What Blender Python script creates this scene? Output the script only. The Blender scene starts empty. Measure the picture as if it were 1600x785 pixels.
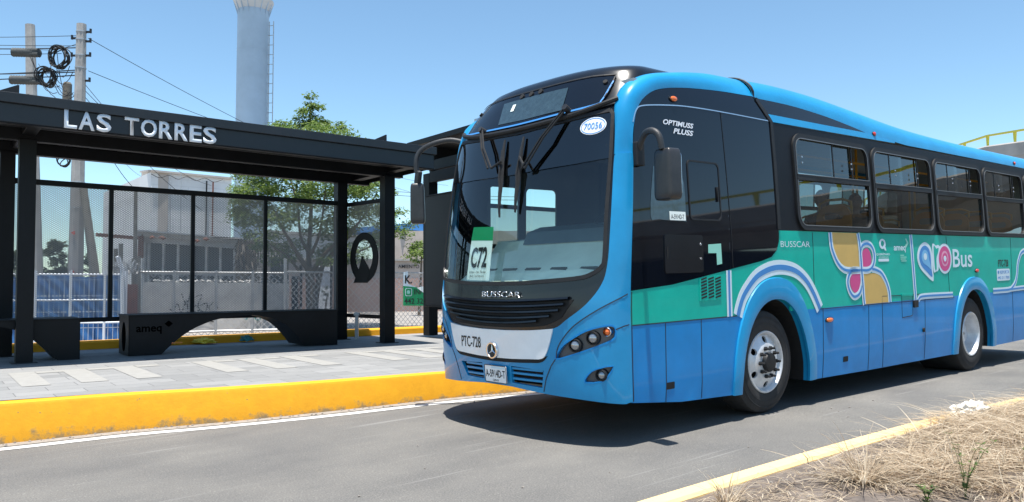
import bpy, bmesh, math, random
from mathutils import Vector, Matrix
from mathutils.geometry import delaunay_2d_cdt
random.seed(7)
PI = math.pi
sc = bpy.context.scene
COL = sc.collection

# ------------------------------------------------------------------ camera
F = 1236.0; PITCH = math.atan(52.5 / F); CH = 1.5
cd = bpy.data.cameras.new('camera'); cam = bpy.data.objects.new('camera', cd); COL.objects.link(cam)
cd.sensor_width = 36; cd.lens = F / 1600 * 36; cd.clip_start = .05; cd.clip_end = 3000
cam.location = (0, 0, CH); cam.rotation_euler = (PI / 2 + PITCH, 0, 0)
sc.camera = cam

def at(px, py, Y):
    x = (px - 800) / F; y = (392.5 - py) / F
    c, s = math.cos(PITCH), math.sin(PITCH)
    r = Vector((x, c - y * s, s + y * c)); r /= r.y
    return Vector((0, 0, CH)) + r * Y

# ------------------------------------------------------------------ materials
MATS = {}
def mat(name, col, rough=.6, metal=0., var=.0, scale=6., coat=0., bump=0., bscale=80., spec=.5, col2=None, obj=True):
    m = bpy.data.materials.new(name); m.use_nodes = True
    nt = m.node_tree; N = nt.nodes; K = nt.links
    b = N['Principled BSDF']
    b.inputs['Roughness'].default_value = rough; b.inputs['Metallic'].default_value = metal
    b.inputs['Specular IOR Level'].default_value = spec
    b.inputs['Coat Weight'].default_value = coat; b.inputs['Coat Roughness'].default_value = .04
    tc = N.new('ShaderNodeTexCoord')
    if var > 0 or col2:
        n = N.new('ShaderNodeTexNoise'); n.inputs['Scale'].default_value = scale; n.inputs['Detail'].default_value = 8
        n.inputs['Roughness'].default_value = .65
        K.new(tc.outputs['Object'], n.inputs['Vector'])
        r = N.new('ShaderNodeValToRGB'); K.new(n.outputs['Fac'], r.inputs['Fac'])
        c1 = [max(0, c * (1 - var)) for c in col]; c2 = col2 or [min(1, c * (1 + var)) for c in col]
        r.color_ramp.elements[0].position = .32; r.color_ramp.elements[1].position = .68
        r.color_ramp.elements[0].color = (*c1, 1); r.color_ramp.elements[1].color = (*c2, 1)
        K.new(r.outputs['Color'], b.inputs['Base Color'])
        rr = N.new('ShaderNodeMapRange'); rr.inputs['To Min'].default_value = max(.02, rough - .1 * var * 3); rr.inputs['To Max'].default_value = min(1, rough + .1)
        K.new(n.outputs['Fac'], rr.inputs['Value'])
        if not coat: K.new(rr.outputs['Result'], b.inputs['Roughness'])
    else:
        b.inputs['Base Color'].default_value = (*col, 1)
    if bump > 0:
        n2 = N.new('ShaderNodeTexNoise'); n2.inputs['Scale'].default_value = bscale; n2.inputs['Detail'].default_value = 4
        K.new(tc.outputs['Object'], n2.inputs['Vector'])
        bp = N.new('ShaderNodeBump'); bp.inputs['Strength'].default_value = bump; bp.inputs['Distance'].default_value = .01
        K.new(n2.outputs['Fac'], bp.inputs['Height']); K.new(bp.outputs['Normal'], b.inputs['Normal'])
    MATS[name] = m
    return m

def glass(name, tint, refl=1.0, rough=.0, ior=1.5, base=.0):
    m = bpy.data.materials.new(name); m.use_nodes = True
    nt = m.node_tree; N = nt.nodes; K = nt.links; N.clear()
    o = N.new('ShaderNodeOutputMaterial'); mx = N.new('ShaderNodeMixShader')
    t = N.new('ShaderNodeBsdfTransparent'); t.inputs['Color'].default_value = (*tint, 1)
    g = N.new('ShaderNodeBsdfGlossy'); g.inputs['Roughness'].default_value = rough; g.inputs['Color'].default_value = (refl, refl, refl, 1)
    ge = N.new('ShaderNodeNewGeometry'); dt = N.new('ShaderNodeVectorMath'); dt.operation = 'DOT_PRODUCT'
    K.new(ge.outputs['Incoming'], dt.inputs[0]); K.new(ge.outputs['Normal'], dt.inputs[1])
    def mth(op, a, b=None):
        q = N.new('ShaderNodeMath'); q.operation = op
        for i, v in enumerate((a, b)):
            if v is None: continue
            if isinstance(v, (int, float)): q.inputs[i].default_value = v
            else: K.new(v, q.inputs[i])
        return q.outputs[0]
    fr = mth('POWER', mth('SUBTRACT', 1., mth('ABSOLUTE', dt.outputs['Value'])), 4.2)
    ad = N.new('ShaderNodeMath'); ad.operation = 'MULTIPLY_ADD'; ad.use_clamp = True; ad.inputs[1].default_value = .9 - base; ad.inputs[2].default_value = .04 + base
    # faint pane waviness
    tc = N.new('ShaderNodeTexCoord'); n = N.new('ShaderNodeTexNoise'); n.inputs['Scale'].default_value = 1.6; n.inputs['Detail'].default_value = 0
    bp = N.new('ShaderNodeBump'); bp.inputs['Strength'].default_value = .25; bp.inputs['Distance'].default_value = .02
    K.new(tc.outputs['Object'], n.inputs['Vector']); K.new(n.outputs['Fac'], bp.inputs['Height']); K.new(bp.outputs['Normal'], g.inputs['Normal'])
    K.new(fr, ad.inputs[0]); K.new(ad.outputs[0], mx.inputs['Fac'])
    K.new(t.outputs[0], mx.inputs[1]); K.new(g.outputs[0], mx.inputs[2]); K.new(mx.outputs[0], o.inputs['Surface'])
    MATS[name] = m
    return m

M = {}
M['blue'] = mat('blue_paint', (.012, .265, .54), .34, var=.10, scale=2.2, coat=.35, spec=.3, bump=.03, bscale=2.5)
M['bluelow'] = mat('blue_paint_lower', (.006, .22, .56), .34, var=.10, scale=2.0, coat=.14, spec=.25, bump=.035, bscale=2.2)
M['green'] = mat('green_paint', (.0, .42, .33), .45, var=.10, scale=2.4, coat=.06, spec=.3, bump=.03, bscale=2.2)
M['blackp'] = mat('black_paint', (.006, .0075, .011), .22, var=.25, scale=3, coat=.12)
M['sideglassblack'] = mat('black_gloss_panel', (.004, .006, .011), .03, spec=.5)
M['rubber'] = mat('black_rubber', (.016, .017, .019), .55, spec=.35, var=.25, scale=12)
M['bandp'] = mat('window_band_black', (.008, .009, .012), .45, var=.3, scale=3, spec=.18)
M['trim'] = mat('grey_trim', (.16, .165, .17), .4, metal=.3)
M['tyre'] = mat('tyre_rubber', (.022, .022, .023), .8, var=.35, scale=9, bump=.3, bscale=60)
M['plastic'] = mat('grey_plastic', (.025, .027, .03), .5, var=.3, scale=5, bump=.2, bscale=200)
M['mirrorcase'] = mat('mirror_case_plastic', (.03, .03, .032), .38, var=.3, scale=6)
M['white'] = mat('white_paint', (.86, .88, .90), .35, var=.05, scale=4, coat=.4)
M['decal'] = mat('white_decal', (.62, .76, .84), .5)
M['decalblue'] = mat('blue_decal', (.05, .24, .58), .5)
M['ochre'] = mat('ochre_decal', (.60, .40, .12), .5, var=.06, scale=4)
M['pink'] = mat('pink_decal', (.62, .07, .25), .5)
M['lightblue'] = mat('light_blue_decal', (.17, .45, .72), .5)
M['lightpink'] = mat('light_pink_decal', (.7, .35, .5), .5)
M['lightgreen'] = mat('light_green_decal', (.28, .66, .55), .5)
M['chrome'] = mat('brushed_chrome', (.72, .72, .74), .22, metal=1., var=.08)
M['rim'] = mat('painted_rim', (.62, .64, .67), .35, metal=.35, var=.16, scale=9)
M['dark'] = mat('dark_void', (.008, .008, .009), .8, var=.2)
M['seam'] = mat('dark_seam', (.02, .03, .045), .6)
M['amber'] = mat('amber_lens', (.8, .16, .02), .15, coat=1.)
M['red'] = mat('red_lens', (.62, .03, .02), .15, coat=1.)
M['lens'] = mat('clear_lens', (.32, .33, .35), .08, metal=.6, coat=1.)
M['lampbed'] = mat('lamp_housing', (.075, .08, .085), .3, var=.1, coat=.3)
M['winglass'] = glass('window_glass', (.36, .42, .41), .9, base=.045)
M['clearglass'] = glass('windscreen_glass', (.86, .95, .91), .9, base=.03)
M['shade'] = glass('windscreen_shade', (.035, .05, .07), .9, base=.06)
M['led'] = mat('sign_screen', (.03, .055, .07), .12, var=.25, scale=20, coat=.6)
M['dash'] = mat('dashboard_plastic', (.78, .84, .74), .6, var=.08, scale=3)
M['dashdark'] = mat('dashboard_top', (.07, .10, .12), .55, var=.15, scale=3)
M['seat'] = mat('orange_seat', (.75, .27, .02), .45, var=.1)
M['handrail'] = mat('yellow_handrail', (.8, .38, .03), .35)
M['interior'] = mat('interior_lining', (.34, .36, .36), .7, var=.1)
M['floorbus'] = mat('bus_floor', (.08, .085, .09), .7, var=.2)
M['signgreen'] = mat('sign_green', (.0, .28, .10), .5)
M['paper'] = mat('white_paper', (.80, .88, .86), .6)
M['ink'] = mat('black_ink', (.012, .014, .016), .5)
M['steel'] = mat('painted_black_steel', (.006, .0066, .0078), .5, spec=.22, var=.35, scale=2.5, bump=.06, bscale=40)
M['steel2'] = mat('painted_dark_steel', (.014, .015, .018), .5, spec=.35, var=.3, scale=3)
M['fascia'] = mat('satin_black_fascia', (.012, .0145, .019), .38, var=.3, scale=2, spec=.45)
M['ink2'] = mat('matt_black_print', (.001, .001, .0012), .9, spec=0.)
M['letters'] = mat('letter_white', (.72, .77, .84), .5, var=.04)
M['kerbw'] = mat('white_road_paint', (.62, .62, .60), .75, var=.18, scale=5, bump=.2)
M['concrete'] = mat('concrete', (.36, .35, .33), .85, var=.2, scale=3, bump=.3, bscale=30)
M['pole'] = mat('pole_concrete', (.36, .345, .33), .85, var=.22, scale=2.5, bump=.2)
M['poledark'] = mat('weathered_wood', (.16, .15, .13), .9, var=.35, scale=6, bump=.3)
M['cable'] = mat('black_cable', (.015, .016, .018), .6, var=.3)
M['splice'] = mat('splice_case', (.06, .065, .065), .7, var=.3, scale=20)
M['bldg'] = mat('white_building', (.52, .53, .54), .85, var=.10, scale=.6, bump=.1)
M['bldgside'] = mat('cream_shaded_wall', (.47, .42, .38), .85, var=.12, scale=.8)  # the warehouse side wall's shading is put into this darker cream
M['tower'] = mat('tower_paint', (.36, .46, .56), .5, var=.10, scale=.35)
M['galv'] = mat('galvanised_metal', (.42, .43, .44), .45, metal=.5, var=.2, scale=8)
M['shedwall'] = mat('shed_panel', (.09, .094, .10), .7, var=.15, scale=3)
M['shedtrim'] = mat('shed_trim', (.42, .42, .42), .7, var=.3, scale=3)
M['rust'] = mat('rusty_metal', (.18, .07, .045), .85, var=.4, scale=8)
M['bluesheet'] = None
M['pinkwall'] = mat('pink_plaster', (.36, .25, .22), .9, var=.12, scale=1.2)
M['creamwall'] = mat('cream_plaster', (.50, .43, .38), .9, var=.1, scale=1.2)
M['bark'] = mat('bark', (.13, .105, .08), .9, var=.4, scale=12, bump=.5, bscale=40)
M['skin'] = mat('skin', (.36, .19, .12), .5, var=.05)
M['hair'] = mat('hair', (.015, .012, .01), .6, var=.3)
M['cloth'] = mat('dark_shirt', (.04, .05, .07), .8, var=.2)
M['cloth2'] = mat('grey_shirt', (.12, .13, .15), .8, var=.2)
M['yellowrail'] = mat('yellow_rail_paint', (.68, .60, .04), .5, var=.1)
M['overp'] = mat('overpass_concrete', (.36, .34, .32), .85, var=.18, scale=.5)
M['bagyellow'] = mat('yellow_plastic_bag', (.75, .58, .05), .5, var=.15)
M['bagteal'] = mat('teal_plastic', (.04, .22, .22), .5, var=.2)
M['rag'] = mat('white_rag', (.72, .68, .60), .8, var=.12)
M['stone'] = mat('pebble', (.22, .2, .18), .9, var=.3, scale=20)

def leafmat(name, a, b, c):
    m = bpy.data.materials.new(name); m.use_nodes = True
    nt = m.node_tree; N = nt.nodes; K = nt.links; P = N['Principled BSDF']
    P.inputs['Roughness'].default_value = .55
    g = N.new('ShaderNodeNewGeometry'); r = N.new('ShaderNodeValToRGB')
    K.new(g.outputs['Random Per Island'], r.inputs['Fac'])
    r.color_ramp.elements[0].color = (*a, 1); r.color_ramp.elements[1].color = (*c, 1)
    e = r.color_ramp.elements.new(.5); e.color = (*b, 1)
    K.new(r.outputs['Color'], P.inputs['Base Color'])
    t = N.new('ShaderNodeBsdfTranslucent'); K.new(r.outputs['Color'], t.inputs['Color'])
    mx = N.new('ShaderNodeMixShader'); mx.inputs['Fac'].default_value = .5
    K.new(P.outputs[0], mx.inputs[1]); K.new(t.outputs[0], mx.inputs[2])
    K.new(mx.outputs[0], N['Material Output'].inputs['Surface'])
    return m
M['leaf'] = leafmat('tree_leaves', (.07, .13, .025), (.14, .22, .05), (.24, .31, .10))
M['leafdark'] = leafmat('dark_leaves', (.03, .05, .015), (.05, .08, .025), (.08, .11, .04))
M['straw'] = leafmat('dry_grass_blades', (.28, .205, .14), (.56, .455, .33), (.80, .71, .56))
M['weed'] = leafmat('weed_leaves', (.07, .13, .03), (.13, .2, .05), (.22, .3, .1))
M['thatch'] = leafmat('dry_vine', (.06, .05, .04), (.13, .11, .09), (.24, .2, .16))

def nodes(name):
    m = bpy.data.materials.new(name); m.use_nodes = True
    return m, m.node_tree.nodes, m.node_tree.links, m.node_tree.nodes['Principled BSDF']

def asphalt_mat():
    m, N, K, b = nodes('asphalt')
    tc = N.new('ShaderNodeTexCoord')
    # fine aggregate
    n1 = N.new('ShaderNodeTexNoise'); n1.inputs['Scale'].default_value = 85; n1.inputs['Detail'].default_value = 8; n1.inputs['Roughness'].default_value = .8
    n2 = N.new('ShaderNodeTexNoise'); n2.inputs['Scale'].default_value = .9; n2.inputs['Detail'].default_value = 6
    mp = N.new('ShaderNodeMapping'); mp.inputs['Scale'].default_value = (.5, 1.6, 1)
    n3 = N.new('ShaderNodeTexNoise'); n3.inputs['Scale'].default_value = 1.4; n3.inputs['Detail'].default_value = 7; n3.inputs['Roughness'].default_value = .7
    for n in (n1, n2): K.new(tc.outputs['Object'], n.inputs['Vector'])
    K.new(tc.outputs['Object'], mp.inputs['Vector']); K.new(mp.outputs['Vector'], n3.inputs['Vector'])
    r1 = N.new('ShaderNodeValToRGB'); r1.color_ramp.elements[0].color = (.055, .054, .052, 1); r1.color_ramp.elements[1].color = (.255, .25, .24, 1)
    r1.color_ramp.elements[0].position = .3; r1.color_ramp.elements[1].position = .7
    K.new(n1.outputs['Fac'], r1.inputs['Fac'])
    r2 = N.new('ShaderNodeValToRGB'); r2.color_ramp.elements[0].color = (.82, .82, .83, 1); r2.color_ramp.elements[1].color = (1.18, 1.16, 1.12, 1)
    r2.color_ramp.elements[0].position = .3; r2.color_ramp.elements[1].position = .72
    K.new(n2.outputs['Fac'], r2.inputs['Fac'])
    r3 = N.new('ShaderNodeValToRGB'); r3.color_ramp.elements[0].color = (.94, .94, .94, 1); r3.color_ramp.elements[1].color = (1.14, 1.13, 1.11, 1)
    r3.color_ramp.elements[0].position = .42; r3.color_ramp.elements[1].position = .75
    K.new(n3.outputs['Fac'], r3.inputs['Fac'])
    a = N.new('ShaderNodeMix'); a.data_type = 'RGBA'; a.blend_type = 'MULTIPLY'; a.inputs['Factor'].default_value = 1
    K.new(r1.outputs['Color'], a.inputs['A']); K.new(r2.outputs['Color'], a.inputs['B'])
    c = N.new('ShaderNodeMix'); c.data_type = 'RGBA'; c.blend_type = 'MULTIPLY'; c.inputs['Factor'].default_value = 1
    K.new(a.outputs['Result'], c.inputs['A']); K.new(r3.outputs['Color'], c.inputs['B'])
    # coarse speckle of exposed stone, and pale scuff lines worn along the lane
    n4 = N.new('ShaderNodeTexVoronoi'); n4.inputs['Scale'].default_value = 42; K.new(tc.outputs['Object'], n4.inputs['Vector'])
    r4 = N.new('ShaderNodeValToRGB'); r4.color_ramp.elements[0].color = (1.35, 1.33, 1.28, 1); r4.color_ramp.elements[1].color = (.86, .86, .86, 1)
    r4.color_ramp.elements[0].position = .08; r4.color_ramp.elements[1].position = .34; K.new(n4.outputs['Distance'], r4.inputs['Fac'])
    e = N.new('ShaderNodeMix'); e.data_type = 'RGBA'; e.blend_type = 'MULTIPLY'; e.inputs['Factor'].default_value = .8
    K.new(c.outputs['Result'], e.inputs['A']); K.new(r4.outputs['Color'], e.inputs['B'])
    mp5 = N.new('ShaderNodeMapping'); mp5.inputs['Scale'].default_value = (.35, 9., 1); mp5.inputs['Rotation'].default_value = (0, 0, .05); K.new(tc.outputs['Object'], mp5.inputs['Vector'])
    n5 = N.new('ShaderNodeTexNoise'); n5.inputs['Scale'].default_value = 1.1; n5.inputs['Detail'].default_value = 3; K.new(mp5.outputs['Vector'], n5.inputs['Vector'])
    r5 = N.new('ShaderNodeValToRGB'); r5.color_ramp.elements[0].position = .64; r5.color_ramp.elements[1].position = .70
    r5.color_ramp.elements[0].color = (0, 0, 0, 1); r5.color_ramp.elements[1].color = (.45, .45, .45, 1); K.new(n5.outputs['Fac'], r5.inputs['Fac'])
    f = N.new('ShaderNodeMix'); f.data_type = 'RGBA'; K.new(r5.outputs['Color'], f.inputs['Factor']); K.new(e.outputs['Result'], f.inputs['A']); f.inputs['B'].default_value = (.27, .265, .255, 1)
    K.new(f.outputs['Result'], b.inputs['Base Color'])
    b.inputs['Roughness'].default_value = .85
    bp = N.new('ShaderNodeBump'); bp.inputs['Strength'].default_value = .5; bp.inputs['Distance'].default_value = .006
    K.new(n1.outputs['Fac'], bp.inputs['Height']); K.new(bp.outputs['Normal'], b.inputs['Normal'])
    return m
M['asphalt'] = asphalt_mat()

def kerb_mat(name, dirt=1.0, col=(.78, .37, .006)):
    m, N, K, b = nodes(name)
    tc = N.new('ShaderNodeTexCoord')
    n1 = N.new('ShaderNodeTexNoise'); n1.inputs['Scale'].default_value = 6.5; n1.inputs['Detail'].default_value = 11; n1.inputs['Roughness'].default_value = .78
    n2 = N.new('ShaderNodeTexNoise'); n2.inputs['Scale'].default_value = 26; n2.inputs['Detail'].default_value = 3
    for n in (n1, n2): K.new(tc.outputs['Object'], n.inputs['Vector'])
    uv = N.new('ShaderNodeSeparateXYZ'); K.new(tc.outputs['UV'], uv.inputs[0])
    # scuffs gather at the foot of the kerb (uv.y = height fraction)
    mr = N.new('ShaderNodeMapRange'); mr.inputs['From Min'].default_value = .0; mr.inputs['From Max'].default_value = .42
    mr.inputs['To Min'].default_value = .25 * dirt; mr.inputs['To Max'].default_value = -.02
    K.new(uv.outputs['Y'], mr.inputs['Value'])
    ad = N.new('ShaderNodeMath'); ad.operation = 'ADD'; K.new(n1.outputs['Fac'], ad.inputs[0]); K.new(mr.outputs['Result'], ad.inputs[1])
    r = N.new('ShaderNodeValToRGB'); r.color_ramp.elements[0].position = .60; r.color_ramp.elements[1].position = .74
    r.color_ramp.elements[0].color = (0, 0, 0, 1); r.color_ramp.elements[1].color = (1, 1, 1, 1); K.new(ad.outputs[0], r.inputs['Fac'])
    v = N.new('ShaderNodeValToRGB'); v.color_ramp.elements[0].position = .70; v.color_ramp.elements[1].position = .76
    K.new(n2.outputs['Fac'], v.inputs['Fac'])
    mxm = N.new('ShaderNodeMath'); mxm.operation = 'MAXIMUM'; K.new(r.outputs['Color'], mxm.inputs[0]); K.new(v.outputs['Color'], mxm.inputs[1])
    rc = N.new('ShaderNodeValToRGB'); rc.color_ramp.elements[0].color = (col[0] * .93, col[1] * .86, col[2], 1); rc.color_ramp.elements[1].color = (*[min(1, c * 1.12) for c in col], 1)
    rc.color_ramp.elements[0].position = .3; rc.color_ramp.elements[1].position = .7
    K.new(n1.outputs['Fac'], rc.inputs['Fac'])
    mx = N.new('ShaderNodeMix'); mx.data_type = 'RGBA'; K.new(mxm.outputs[0], mx.inputs['Factor'])
    K.new(rc.outputs['Color'], mx.inputs['A']); mx.inputs['B'].default_value = (.30, .20, .09, 1)
    K.new(mx.outputs['Result'], b.inputs['Base Color']); b.inputs['Roughness'].default_value = .7
    bp = N.new('ShaderNodeBump'); bp.inputs['Strength'].default_value = .5; bp.inputs['Distance'].default_value = .01
    K.new(n1.outputs['Fac'], bp.inputs['Height']); K.new(bp.outputs['Normal'], b.inputs['Normal'])
    return m
M['kerb'] = kerb_mat('yellow_kerb_paint')
M['kerb2'] = kerb_mat('yellow_kerb_paint_faded', .2, (.84, .63, .27))

def paving_mat():
    m, N, K, b = nodes('paving')
    tc = N.new('ShaderNodeTexCoord')
    br = N.new('ShaderNodeTexBrick'); br.inputs['Scale'].default_value = 1.0
    br.inputs['Brick Width'].default_value = .62; br.inputs['Row Height'].default_value = .31; br.inputs['Mortar Size'].default_value = .0045
    br.inputs['Color1'].default_value = (.205, .208, .21, 1); br.inputs['Color2'].default_value = (.275, .277, .278, 1); br.inputs['Mortar'].default_value = (.12, .12, .125, 1)
    K.new(tc.outputs['UV'], br.inputs['Vector'])
    n = N.new('ShaderNodeTexNoise'); n.inputs['Scale'].default_value = 7; n.inputs['Detail'].default_value = 8; K.new(tc.outputs['Object'], n.inputs['Vector'])
    r = N.new('ShaderNodeValToRGB'); r.color_ramp.elements[0].color = (.86, .86, .86, 1); r.color_ramp.elements[1].color = (1.12, 1.11, 1.09, 1)
    K.new(n.outputs['Fac'], r.inputs['Fac'])
    a = N.new('ShaderNodeMix'); a.data_type = 'RGBA'; a.blend_type = 'MULTIPLY'; a.inputs['Factor'].default_value = 1
    K.new(br.outputs['Color'], a.inputs['A']); K.new(r.outputs['Color'], a.inputs['B']); K.new(a.outputs['Result'], b.inputs['Base Color'])
    b.inputs['Roughness'].default_value = .8
    return m
M['paving'] = paving_mat()
M['pavelight'] = mat('light_paver', (.30, .295, .28), .8, var=.08, scale=8)
M['soil'] = mat('dry_soil', (.11, .09, .078), .95, var=.3, scale=5, col2=(.21, .175, .15), bump=.9, bscale=35)
M['ground'] = mat('dusty_ground', (.27, .25, .23), .95, var=.2, scale=.8, bump=.4, bscale=12)

def perf_mat():
    # perforated sheet: round holes in a staggered grid, 24 mm pitch
    m = bpy.data.materials.new('perforated_sheet'); m.use_nodes = True
    nt = m.node_tree; N = nt.nodes; K = nt.links; b = N['Principled BSDF']
    b.inputs['Base Color'].default_value = (.26, .265, .275, 1); b.inputs['Roughness'].default_value = .5
    tc = N.new('ShaderNodeTexCoord'); sp = N.new('ShaderNodeSeparateXYZ'); K.new(tc.outputs['UV'], sp.inputs[0])
    def ma(op, a, bb=None, c=None):
        n = N.new('ShaderNodeMath'); n.operation = op
        for i, v in enumerate((a, bb, c)):
            if v is None: continue
            if isinstance(v, (int, float)): n.inputs[i].default_value = v
            else: K.new(v, n.inputs[i])
        return n.outputs[0]
    p = .05
    u = ma('DIVIDE', sp.outputs['X'], p); v = ma('DIVIDE', sp.outputs['Y'], p * .6)
    d1 = ma('ADD', ma('ABSOLUTE', ma('SUBTRACT', ma('FRACT', u), .5)), ma('ABSOLUTE', ma('SUBTRACT', ma('FRACT', v), .5)))
    fu = ma('FRACT', ma('ADD', u, .5)); fv = ma('FRACT', ma('ADD', v, .5))
    d2 = ma('ADD', ma('ABSOLUTE', ma('SUBTRACT', fu, .5)), ma('ABSOLUTE', ma('SUBTRACT', fv, .5)))
    hole = ma('LESS_THAN', ma('MINIMUM', d1, d2), .315)
    t = N.new('ShaderNodeBsdfTransparent'); mx = N.new('ShaderNodeMixShader')
    K.new(hole, mx.inputs['Fac']); K.new(b.outputs[0], mx.inputs[1]); K.new(t.outputs[0], mx.inputs[2])
    K.new(mx.outputs[0], N['Material Output'].inputs['Surface'])
    return m
M['perf'] = perf_mat()

def wire_mat(name, p, th, col, square=False, kx=1., ky=1., th2=None):
    m = bpy.data.materials.new(name); m.use_nodes = True
    nt = m.node_tree; N = nt.nodes; K = nt.links; b = N['Principled BSDF']
    b.inputs['Base Color'].default_value = (*col, 1); b.inputs['Roughness'].default_value = .5; b.inputs['Metallic'].default_value = .3
    tc = N.new('ShaderNodeTexCoord'); sp = N.new('ShaderNodeSeparateXYZ'); K.new(tc.outputs['UV'], sp.inputs[0])
    def ma(op, a, bb=None):
        n = N.new('ShaderNodeMath'); n.operation = op
        for i, v in enumerate((a, bb)):
            if v is None: continue
            if isinstance(v, (int, float)): n.inputs[i].default_value = v
            else: K.new(v, n.inputs[i])
        return n.outputs[0]
    x = ma('DIVIDE', sp.outputs['X'], p * kx); y = ma('DIVIDE', sp.outputs['Y'], p * ky)
    if square: a, c = x, y
    else: a, c = ma('ADD', x, y), ma('SUBTRACT', x, y)
    l1 = ma('LESS_THAN', ma('FRACT', a), th); l2 = ma('LESS_THAN', ma('FRACT', c), th2 or th)
    wire = ma('MAXIMUM', l1, l2)
    t = N.new('ShaderNodeBsdfTransparent'); mx = N.new('ShaderNodeMixShader')
    K.new(wire, mx.inputs['Fac']); K.new(t.outputs[0], mx.inputs[1]); K.new(b.outputs[0], mx.inputs[2])
    K.new(mx.outputs[0], N['Material Output'].inputs['Surface'])
    return m
M['chain'] = wire_mat('chain_link_wire', .17, .13, (.50, .50, .50))
M['weld'] = wire_mat('welded_wire', .10, .10, (.60, .63, .66), True, 1., 3.6, .04)

def wave_mat(name, col, col2, scale, direction='X', rough=.6, bump=.6, dist=.0):
    m, N, K, b = nodes(name)
    tc = N.new('ShaderNodeTexCoord'); w = N.new('ShaderNodeTexWave'); w.bands_direction = direction
    w.inputs['Scale'].default_value = scale; w.inputs['Distortion'].default_value = dist; K.new(tc.outputs['Object'], w.inputs['Vector'])
    r = N.new('ShaderNodeValToRGB'); r.color_ramp.elements[0].color = (*col, 1); r.color_ramp.elements[1].color = (*col2, 1)
    n = N.new('ShaderNodeTexNoise'); n.inputs['Scale'].default_value = 2.; n.inputs['Detail'].default_value = 8; K.new(tc.outputs['Object'], n.inputs['Vector'])
    K.new(n.outputs['Fac'], r.inputs['Fac']); r.color_ramp.elements[0].position = .35; r.color_ramp.elements[1].position = .65
    K.new(r.outputs['Color'], b.inputs['Base Color']); b.inputs['Roughness'].default_value = rough
    bp = N.new('ShaderNodeBump'); bp.inputs['Strength'].default_value = bump; bp.inputs['Distance'].default_value = .05
    K.new(w.outputs['Fac'], bp.inputs['Height']); K.new(bp.outputs['Normal'], b.inputs['Normal'])
    return m
M['bluesheet'] = wave_mat('blue_sheet', (.02, .10, .30), (.04, .17, .42), 1.6, 'DIAGONAL', .55, .5, 3.)
M['sheet'] = wave_mat('corrugated_sheet', (.11, .115, .12), (.17, .175, .18), 5., 'Z', .6, .8)
M['lowwall'] = mat('whitewashed_wall', (.50, .49, .47), .9, var=.22, scale=3, bump=.3)
def block_mat():
    m, N, K, b = nodes('painted_block')
    tc = N.new('ShaderNodeTexCoord'); br = N.new('ShaderNodeTexBrick'); br.inputs['Scale'].default_value = 1.
    br.inputs['Brick Width'].default_value = 2.2; br.inputs['Row Height'].default_value = .42; br.inputs['Mortar Size'].default_value = .03
    br.inputs['Color1'].default_value = (.72, .73, .74, 1); br.inputs['Color2'].default_value = (.76, .77, .78, 1); br.inputs['Mortar'].default_value = (.67, .68, .69, 1)
    K.new(tc.outputs['UV'], br.inputs['Vector'])
    n = N.new('ShaderNodeTexNoise'); n.inputs['Scale'].default_value = .5; n.inputs['Detail'].default_value = 8; K.new(tc.outputs['Object'], n.inputs['Vector'])
    r = N.new('ShaderNodeValToRGB'); r.color_ramp.elements[0].color = (.84, .82, .8, 1); r.color_ramp.elements[1].color = (1.08, 1.08, 1.08, 1); K.new(n.outputs['Fac'], r.inputs['Fac'])
    a = N.new('ShaderNodeMix'); a.data_type = 'RGBA'; a.blend_type = 'MULTIPLY'; a.inputs['Factor'].default_value = 1
    K.new(br.outputs['Color'], a.inputs['A']); K.new(r.outputs['Color'], a.inputs['B']); K.new(a.outputs['Result'], b.inputs['Base Color'])
    b.inputs['Roughness'].default_value = .85
    return m
M['block'] = block_mat()

# ------------------------------------------------------------------ builders
def link(o, parent=None):
    COL.objects.link(o)
    if parent: o.parent = parent
    return o
def thing(name, label, cat, loc=(0, 0, 0), group=None, mw=None):
    o = bpy.data.objects.new(name, None); COL.objects.link(o)
    o.empty_display_size = .2
    if mw is not None: o.matrix_world = mw
    else: o.location = loc
    o['label'] = label; o['category'] = cat
    if group: o['group'] = group
    return o
def tag(o, label, cat, group=None):
    o['label'] = label; o['category'] = cat
    if group: o['group'] = group
    return o
def structure(o, kind='structure'):
    o['kind'] = kind; return o

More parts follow.
